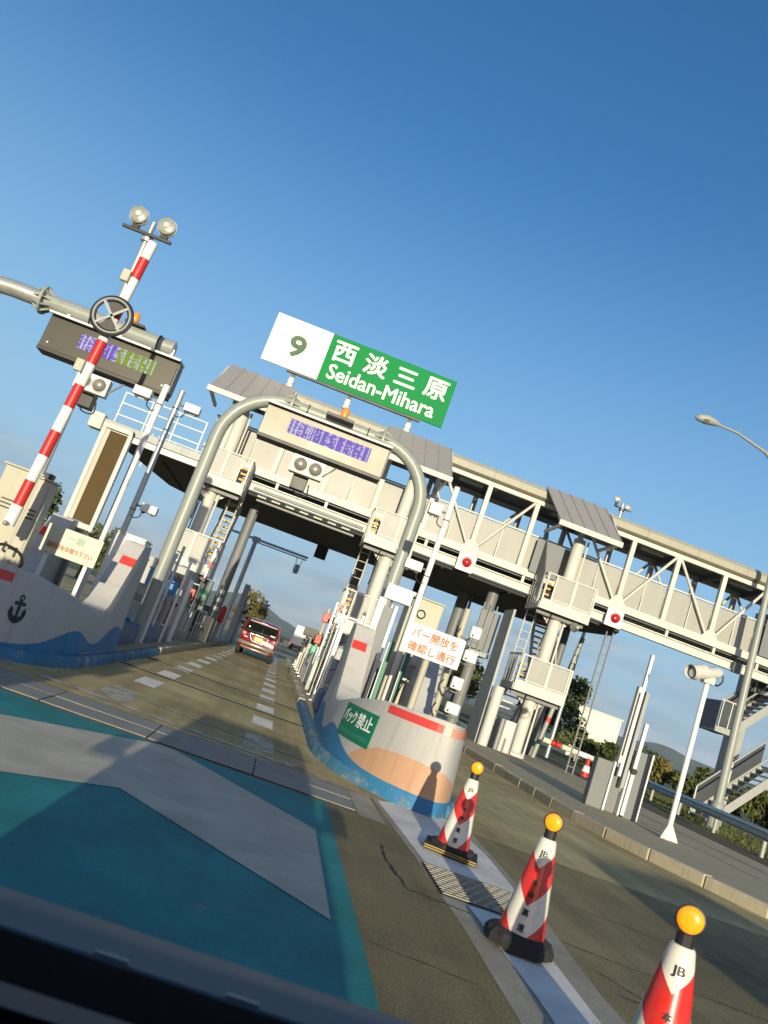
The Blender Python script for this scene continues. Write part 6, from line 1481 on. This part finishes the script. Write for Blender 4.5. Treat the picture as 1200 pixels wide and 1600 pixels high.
part('rear_door', MB().box(1.7, 3.5, 91.95, 91.99, 0.8, 2.8), M['white'], tr)
part('cab', MB().box(1.65, 3.55, 97.1, 98.8, 0.5, 2.3), M['carwhite'], tr, bevel=0.08)
for x in (1.75, 3.3):
    for y in (93, 98): part('wheel', MB().lathe([(0.38, 0), (0.38, 0.2)], 14, (x, y, 0.38), 'x'), M['rubber'], tr)

# the car the picture is taken from: dashboard, pale reflection strip and body round the camera
XC = -0.14
oc = thing('own_car', 'dark dashboard and body of the car the picture is taken from', 'car', (XC, 0.0, 0.0))
part('dashboard', MB().prism_x([(0.20, 0.40), (0.20, 0.80), (0.34, 0.88), (0.60, 0.910), (0.86, 0.905), (0.885, 0.88), (0.885, 0.40)], XC - 0.66, XC + 0.66), M['dash'], oc, bevel=0.012)
part('defroster_grille', MB().box(XC - 0.55, XC + 0.45, 0.70, 0.735, 0.9095, 0.914), M['black'], oc)
part('reflection_cowl', MB().prism_x([(0.887, 0.84), (0.887, 0.890), (0.95, 0.892), (0.995, 0.888), (1.02, 0.80), (1.02, 0.78)], XC - 0.70, XC + 0.70), M['reflection_cowl'], oc, bevel=0.006)  # pale strip stands for the windscreen reflection beyond the dash
for k in range(9):
    part('reflection_speck', MB().box(XC - 0.62 + k * 0.14, XC - 0.585 + k * 0.14, 0.893, 0.899, 0.8905, 0.894), M['panel'], oc)  # light specks coloured in as part of the reflection band
part('bonnet', MB().prism_x([(1.021, 0.45), (1.021, 0.79), (1.30, 0.70), (1.42, 0.58), (1.44, 0.35)], XC - 0.70, XC + 0.70), M['carblue'], oc, bevel=0.02)
part('floor', MB().box(XC - 0.70, XC + 0.70, -2.1, 0.84, 0.22, 0.30), M['dash'], oc)
part('roof', MB().prism_x([(0.02, 1.60), (-0.15, 1.66), (-1.0, 1.69), (-2.0, 1.64), (-2.12, 1.56), (-2.12, 1.53), (-2.0, 1.58), (-1.0, 1.63), (-0.15, 1.61), (0.02, 1.57)], XC - 0.60, XC + 0.60), M['carblue'], oc)
for s in (-1, 1):
    part('door', MB().prism_x([(-2.1, 0.30), (-2.1, 0.90), (0.70, 0.90), (1.0, 0.80), (1.0, 0.30)], XC + s * 0.735 - 0.035, XC + s * 0.735 + 0.035), M['carblue'], oc, bevel=0.02)
    part('side_window', MB().add([(XC + s * 0.735, -2.0, 0.905), (XC + s * 0.735, 0.55, 0.905), (XC + s * 0.62, -0.02, 1.58), (XC + s * 0.62, -1.95, 1.58)], [(0, 1, 2, 3)]), M['glass'], oc)
    part('pillar', MB().bar((XC + s * 0.71, 0.82, 0.88), (XC + s * 0.60, -0.02, 1.60), 0.07, 0.06), M['dash'], oc)
    part('pillar', MB().bar((XC + s * 0.73, -0.9, 0.90), (XC + s * 0.61, -0.9, 1.62), 0.10, 0.06), M['dash'], oc)
    part('pillar', MB().bar((XC + s * 0.72, -2.08, 0.90), (XC + s * 0.60, -2.05, 1.58), 0.12, 0.10), M['dash'], oc)
    m_ = part('wing_mirror', MB().box(XC + s * 0.92 - 0.10, XC + s * 0.92 + 0.10, 0.36, 0.46, 0.90, 1.06), M['carblue'], oc, bevel=0.025)
    part('mirror_arm', MB().bar((XC + s * 0.75, 0.42, 0.90), (XC + s * 0.86, 0.42, 0.95), 0.05), M['black'], m_)
    for yy in (-1.65, 1.0): part('wheel', MB().lathe([(0.20, -0.08), (0.27, -0.07), (0.285, 0), (0.27, 0.07), (0.20, 0.08)], 20, (XC + s * 0.66, yy, 0.285), 'x'), M['rubber'], oc, smooth=0.8)
    sx = XC + s * 0.32
    seat = part('seat', MB().box(sx - 0.24, sx + 0.24, -0.75, -0.25, 0.42, 0.56), M['dash'], oc, bevel=0.04)
    part('backrest', MB().prism_x([(-0.75, 0.56), (-0.95, 1.14), (-0.83, 1.16), (-0.60, 0.56)], sx - 0.24, sx + 0.24), M['dash'], seat, bevel=0.03)
    part('headrest', MB().box(sx - 0.13, sx + 0.13, -1.0, -0.9, 1.18, 1.38), M['dash'], seat, bevel=0.03)
part('tailgate', MB().box(XC - 0.70, XC + 0.70, -2.17, -2.12, 0.30, 0.92), M['carblue'], oc, bevel=0.01)
part('rear_window', MB().add([(XC - 0.69, -2.15, 0.925), (XC + 0.69, -2.15, 0.925), (XC + 0.58, -2.1, 1.57), (XC - 0.58, -2.1, 1.57)], [(0, 1, 2, 3)]), M['glass'], oc)

# an unseen van added in the next lane, which throws the long shade over the right-hand lane
vn = thing('shade_van', 'unseen white van added to shade the lane to the right', 'van', (5.2, -3.2, 0.0), None, R(14))
VX, VY = 0.0, 0.0
def V(n_, mb, m, **k): return part(n_, mb, m, vn, local=True, **k)
V('body', MB().prism_x([(-2.2, 0.35), (-2.25, 1.0), (-2.15, 1.88), (1.0, 1.92), (1.35, 1.80), (2.05, 1.05), (2.3, 0.92), (2.35, 0.35)], -0.84, 0.84), M['carwhite'], bevel=0.06)
V('windscreen', MB().add([(-0.74, 1.42, 1.77), (0.74, 1.42, 1.77), (0.78, 2.03, 1.12), (-0.78, 2.03, 1.12)], [(0, 1, 2, 3)]), M['glass'])
for s in (-1, 1):
    V('side_window', MB().box(s * 0.845 - 0.004, s * 0.845 + 0.004, -0.3, 1.25, 1.12, 1.68), M['glass'])
    for yy in (-1.5, 1.6): V('wheel', MB().lathe([(0.2, -0.1), (0.3, -0.08), (0.31, 0), (0.3, 0.08), (0.2, 0.1)], 18, (s * 0.76, yy, 0.31), 'x'), M['rubber'], smooth=0.8)
    V('headlight', MB().box(s * 0.62 - 0.14, s * 0.62 + 0.14, 2.33, 2.37, 0.72, 0.88), M['lens'])
    V('mirror', MB().box(s * 0.98 - 0.09, s * 0.98 + 0.09, 1.3, 1.38, 1.1, 1.35), M['black'])

tv = copy_tree(vn); tv.location = (-3.15, 1.05, 0.0); tv.rotation_euler = (0, 0, 0); tv.scale = (1.0, 1.0, 1.16)  # second unseen van, added to shade the left island wall
tv['label'] = 'tall unseen white van added to shade the left island wall'
# ------------------------------------------------------------------ trees, shrubs, hills
def foliage(n, cx, cy, cz, rx, ry, rz, leaf, clumps=9, seed=0):
    rnd = random.Random(seed); mb = MB(); vs, fs = [], []
    cl = []
    for _ in range(clumps):
        while True:
            q = Vector((rnd.uniform(-1, 1), rnd.uniform(-1, 1), rnd.uniform(-1, 1)))
            if q.length < 1: break
        cl.append((q * 0.72, rnd.uniform(0.28, 0.5)))
    for _ in range(n):
        c, r = rnd.choice(cl)
        d = Vector((rnd.gauss(0, 1), rnd.gauss(0, 1), rnd.gauss(0, 1))).normalized() * r * rnd.uniform(0.55, 1.05)
        p = c + d; p = Vector((cx + p.x * rx, cy + p.y * ry, cz + p.z * rz))
        u = Vector((rnd.gauss(0, 1), rnd.gauss(0, 1), rnd.gauss(0, 1))).normalized(); v = u.cross(Vector((rnd.gauss(0, 1), rnd.gauss(0, 1), rnd.gauss(0, 1)))).normalized()
        s = leaf * rnd.uniform(0.6, 1.3); o = len(vs)
        vs += [p - u * s, p + v * s * 0.5, p + u * s, p - v * s * 0.5]; fs.append((o, o + 1, o + 2, o + 3))
    mb.add(vs, fs); return mb
def tree(label, x, y, h, r, m, n=2600, leaf=0.16, seed=0, group=None, name='tree', zc=None, flat=1.0):
    t = thing(name, label, name.split('_')[-1], (x, y, 0.0), group)
    th = h * 0.45
    tk = part('trunk', MB().tube([(x, y, 0), (x + 0.05 * r, y, th * 0.6), (x - 0.04 * r, y, th * 1.5)], [0.05 * h * 0.5, 0.04 * h * 0.5, 0.02 * h * 0.5], 8), M['trunk'], t)
    rnd = random.Random(seed + 5)
    for k in range(4):
        a = rnd.uniform(0, 6.28); part('limb', MB().tube([(x, y, th * (0.7 + 0.15 * k)), (x + math.cos(a) * r * 0.55, y + math.sin(a) * r * 0.55, th * (1.0 + 0.2 * k))], [0.02 * h * 0.5, 0.008 * h * 0.5], 6), M['trunk'], tk)
    c = part('crown', foliage(n, x, y, zc or h * 0.58, r, r, h * 0.42 * flat, leaf, 12, seed), M[m], t)
    return t
def shrub(label, x, y, h, r, m, n=1500, leaf=0.14, seed=0, group=None):
    t = thing('shrub', label, 'shrub', (x, y, 0.0), group)
    part('stem', MB().tube([(x, y, 0), (x, y, h * 0.6)], [0.05, 0.02], 6), M['trunk'], t)
    part('crown', foliage(n, x, y, h * 0.5, r, r, h * 0.56, leaf, 8, seed), M[m], t)
tree('dark broad tree behind the third stair tower left of the pale building', 19.2, 55, 6.4, 3.2, 'leafdark', 3600, 0.20, 1)
tree('bushy tree seen between the antenna boxes and the grey stair wall', 13.6, 60, 5.4, 2.6, 'leaf', 2600, 0.18, 2)
tree('dark treetop between the cabinets at the left edge', -16.0, 46, 5.6, 2.2, 'leafdark', 2600, 0.16, 3)
tree('small green treetop behind the bronze screen', -15.5, 62, 4.6, 2.0, 'leaf', 2000, 0.16, 4)
tree('yellowing tree beside the signal posts beyond the gate', -3.4, 78, 4.6, 1.7, 'leafyel', 1800, 0.16, 5)
tree('brownish roadside tree right of the red car far ahead', 2.9, 66, 2.6, 1.1, 'leafyel', 1500, 0.11, 6)
tree('leafy treetop right of the bronze screen far off', -13.2, 58, 4.4, 1.7, 'leaf', 1800, 0.14, 7)
xs_ = [(21.2, 46.0, 2.5, 1.6), (22.6, 44.5, 2.2, 1.6), (23.6, 42.5, 2.3, 1.7), (24.6, 41.0, 2.0, 1.5), (25.3, 39.2, 2.1, 1.5), (23.0, 48.5, 2.5, 1.7), (20.0, 50, 2.4, 1.6), (26.2, 37.5, 1.9, 1.4)]
SL = ['dark shrub', 'yellow-green shrub', 'rounded green shrub', 'dark low shrub', 'loose green shrub', 'tall rear shrub', 'shrub nearest the pale building', 'low end shrub']
for i, (x, y, h, r) in enumerate(xs_):
    shrub(SL[i] + ' in the hedge row behind the guard rail', x, y, h, r, ('leafdark', 'leafyel', 'leaf', 'leafdark', 'leaf', 'leafdark', 'leaf', 'leafdark')[i], 1700, 0.15, 20 + i, 'shrubs behind the guard rail')
# grass tufts on the verge
gv, gf = [], []
rg = random.Random(3)
for _ in range(9000):
    t = rg.random(); y = 12 + 40 * t; x = 12.6 + (y - 15) * 0.21 + rg.random() ** 1.5 * 7
    h = rg.uniform(0.04, 0.14); a = rg.uniform(0, 6.28); dx, dy = math.cos(a) * 0.03, math.sin(a) * 0.03; o = len(gv)
    gv += [(x - dx, y - dy, 0.09), (x + dx, y + dy, 0.09), (x + rg.uniform(-.08, .08), y + rg.uniform(-.08, .08), 0.09 + h)]; gf.append((o, o + 1, o + 2))
gt = part('grass', MB().add(gv, gf), M['leaf']); gt['kind'] = 'stuff'
tag(gt, 'rough green grass growing along the guard rail', 'grass')
bank = MB(); bank.add([(17.2, 22, 0.1), (26, 22, 3.2), (30, 30, 3.6), (24, 31, 0.1), (19.0, 27.2, 0.1)], [(0, 1, 2, 3, 4)])
struct('bank', bank, M['ground'])

def ridge(name, pts, dist_fn, seed):
    """A wooded ridge: pts are (azimuth deg, elevation deg) of its crest at distance d."""
    rnd = random.Random(seed); vs, fs = [], []
    az0, az1 = pts[0][0], pts[-1][0]; n = 160; rows = 6; d = dist_fn
    def el(a):
        for (a0, e0), (a1, e1) in zip(pts[:-1], pts[1:]):
            if a <= a1:
                t = (a - a0) / (a1 - a0); t = t * t * (3 - 2 * t); return e0 + (e1 - e0) * t
        return pts[-1][1]
    for i in range(n + 1):
        a = az0 + (az1 - az0) * i / n; top = math.tan(R(el(a))) * d + rnd.uniform(-1, 1) * d * 0.0004
        for r in range(rows + 1):
            q = r / rows; dd = d * (1 - 0.30 * (1 - q)) if r <= rows else d
            z = top * (q ** 1.4) + (rnd.uniform(-1, 1) * d * 0.0006 if 0 < r < rows else 0)
            vs.append((math.sin(R(a)) * dd, math.cos(R(a)) * dd, z - (3 if r == 0 else 0)))
        vs.append((math.sin(R(a)) * d * 1.25, math.cos(R(a)) * d * 1.25, -3))
    w = rows + 2
    for i in range(n):
        for r in range(w - 1): fs.append((i * w + r, (i + 1) * w + r, (i + 1) * w + r + 1, i * w + r + 1))
    o = part(name, MB().add(vs, fs), M['hill'], smooth=1.5); o['kind'] = 'structure'
ridge('hill', [(-30, 0.2), (-14, 0.55), (-7, 0.9), (-3.0, 1.75), (-1.4, 1.45), (0.0, 1.0), (1.8, 0.6), (5, 0.5), (9, 0.75), (15, 0.9), (21, 0.85), (24.5, 1.35), (26.8, 1.72), (29, 1.45), (33, 1.15), (45, 0.5), (60, 0.2)], 3200, 1)

# ------------------------------------------------------------------ distance haze
hb = MB().box(-4500, 4500, -700, 9200, -8, 130)
hz_o = part('haze', hb, None); hz_o['kind'] = 'stuff'
hm = bpy.data.materials.new('haze_air'); hm.use_nodes = True
hn = hm.node_tree; hn.nodes.clear(); ho = hn.nodes.new('ShaderNodeOutputMaterial'); hv = hn.nodes.new('ShaderNodeVolumePrincipled')
hv.inputs['Color'].default_value = (0.78, 0.86, 0.95, 1); hv.inputs['Density'].default_value = 0.00010; hv.inputs['Anisotropy'].default_value = 0.0
hn.links.new(hv.outputs[0], ho.inputs['Volume']); hz_o.data.materials.append(hm)
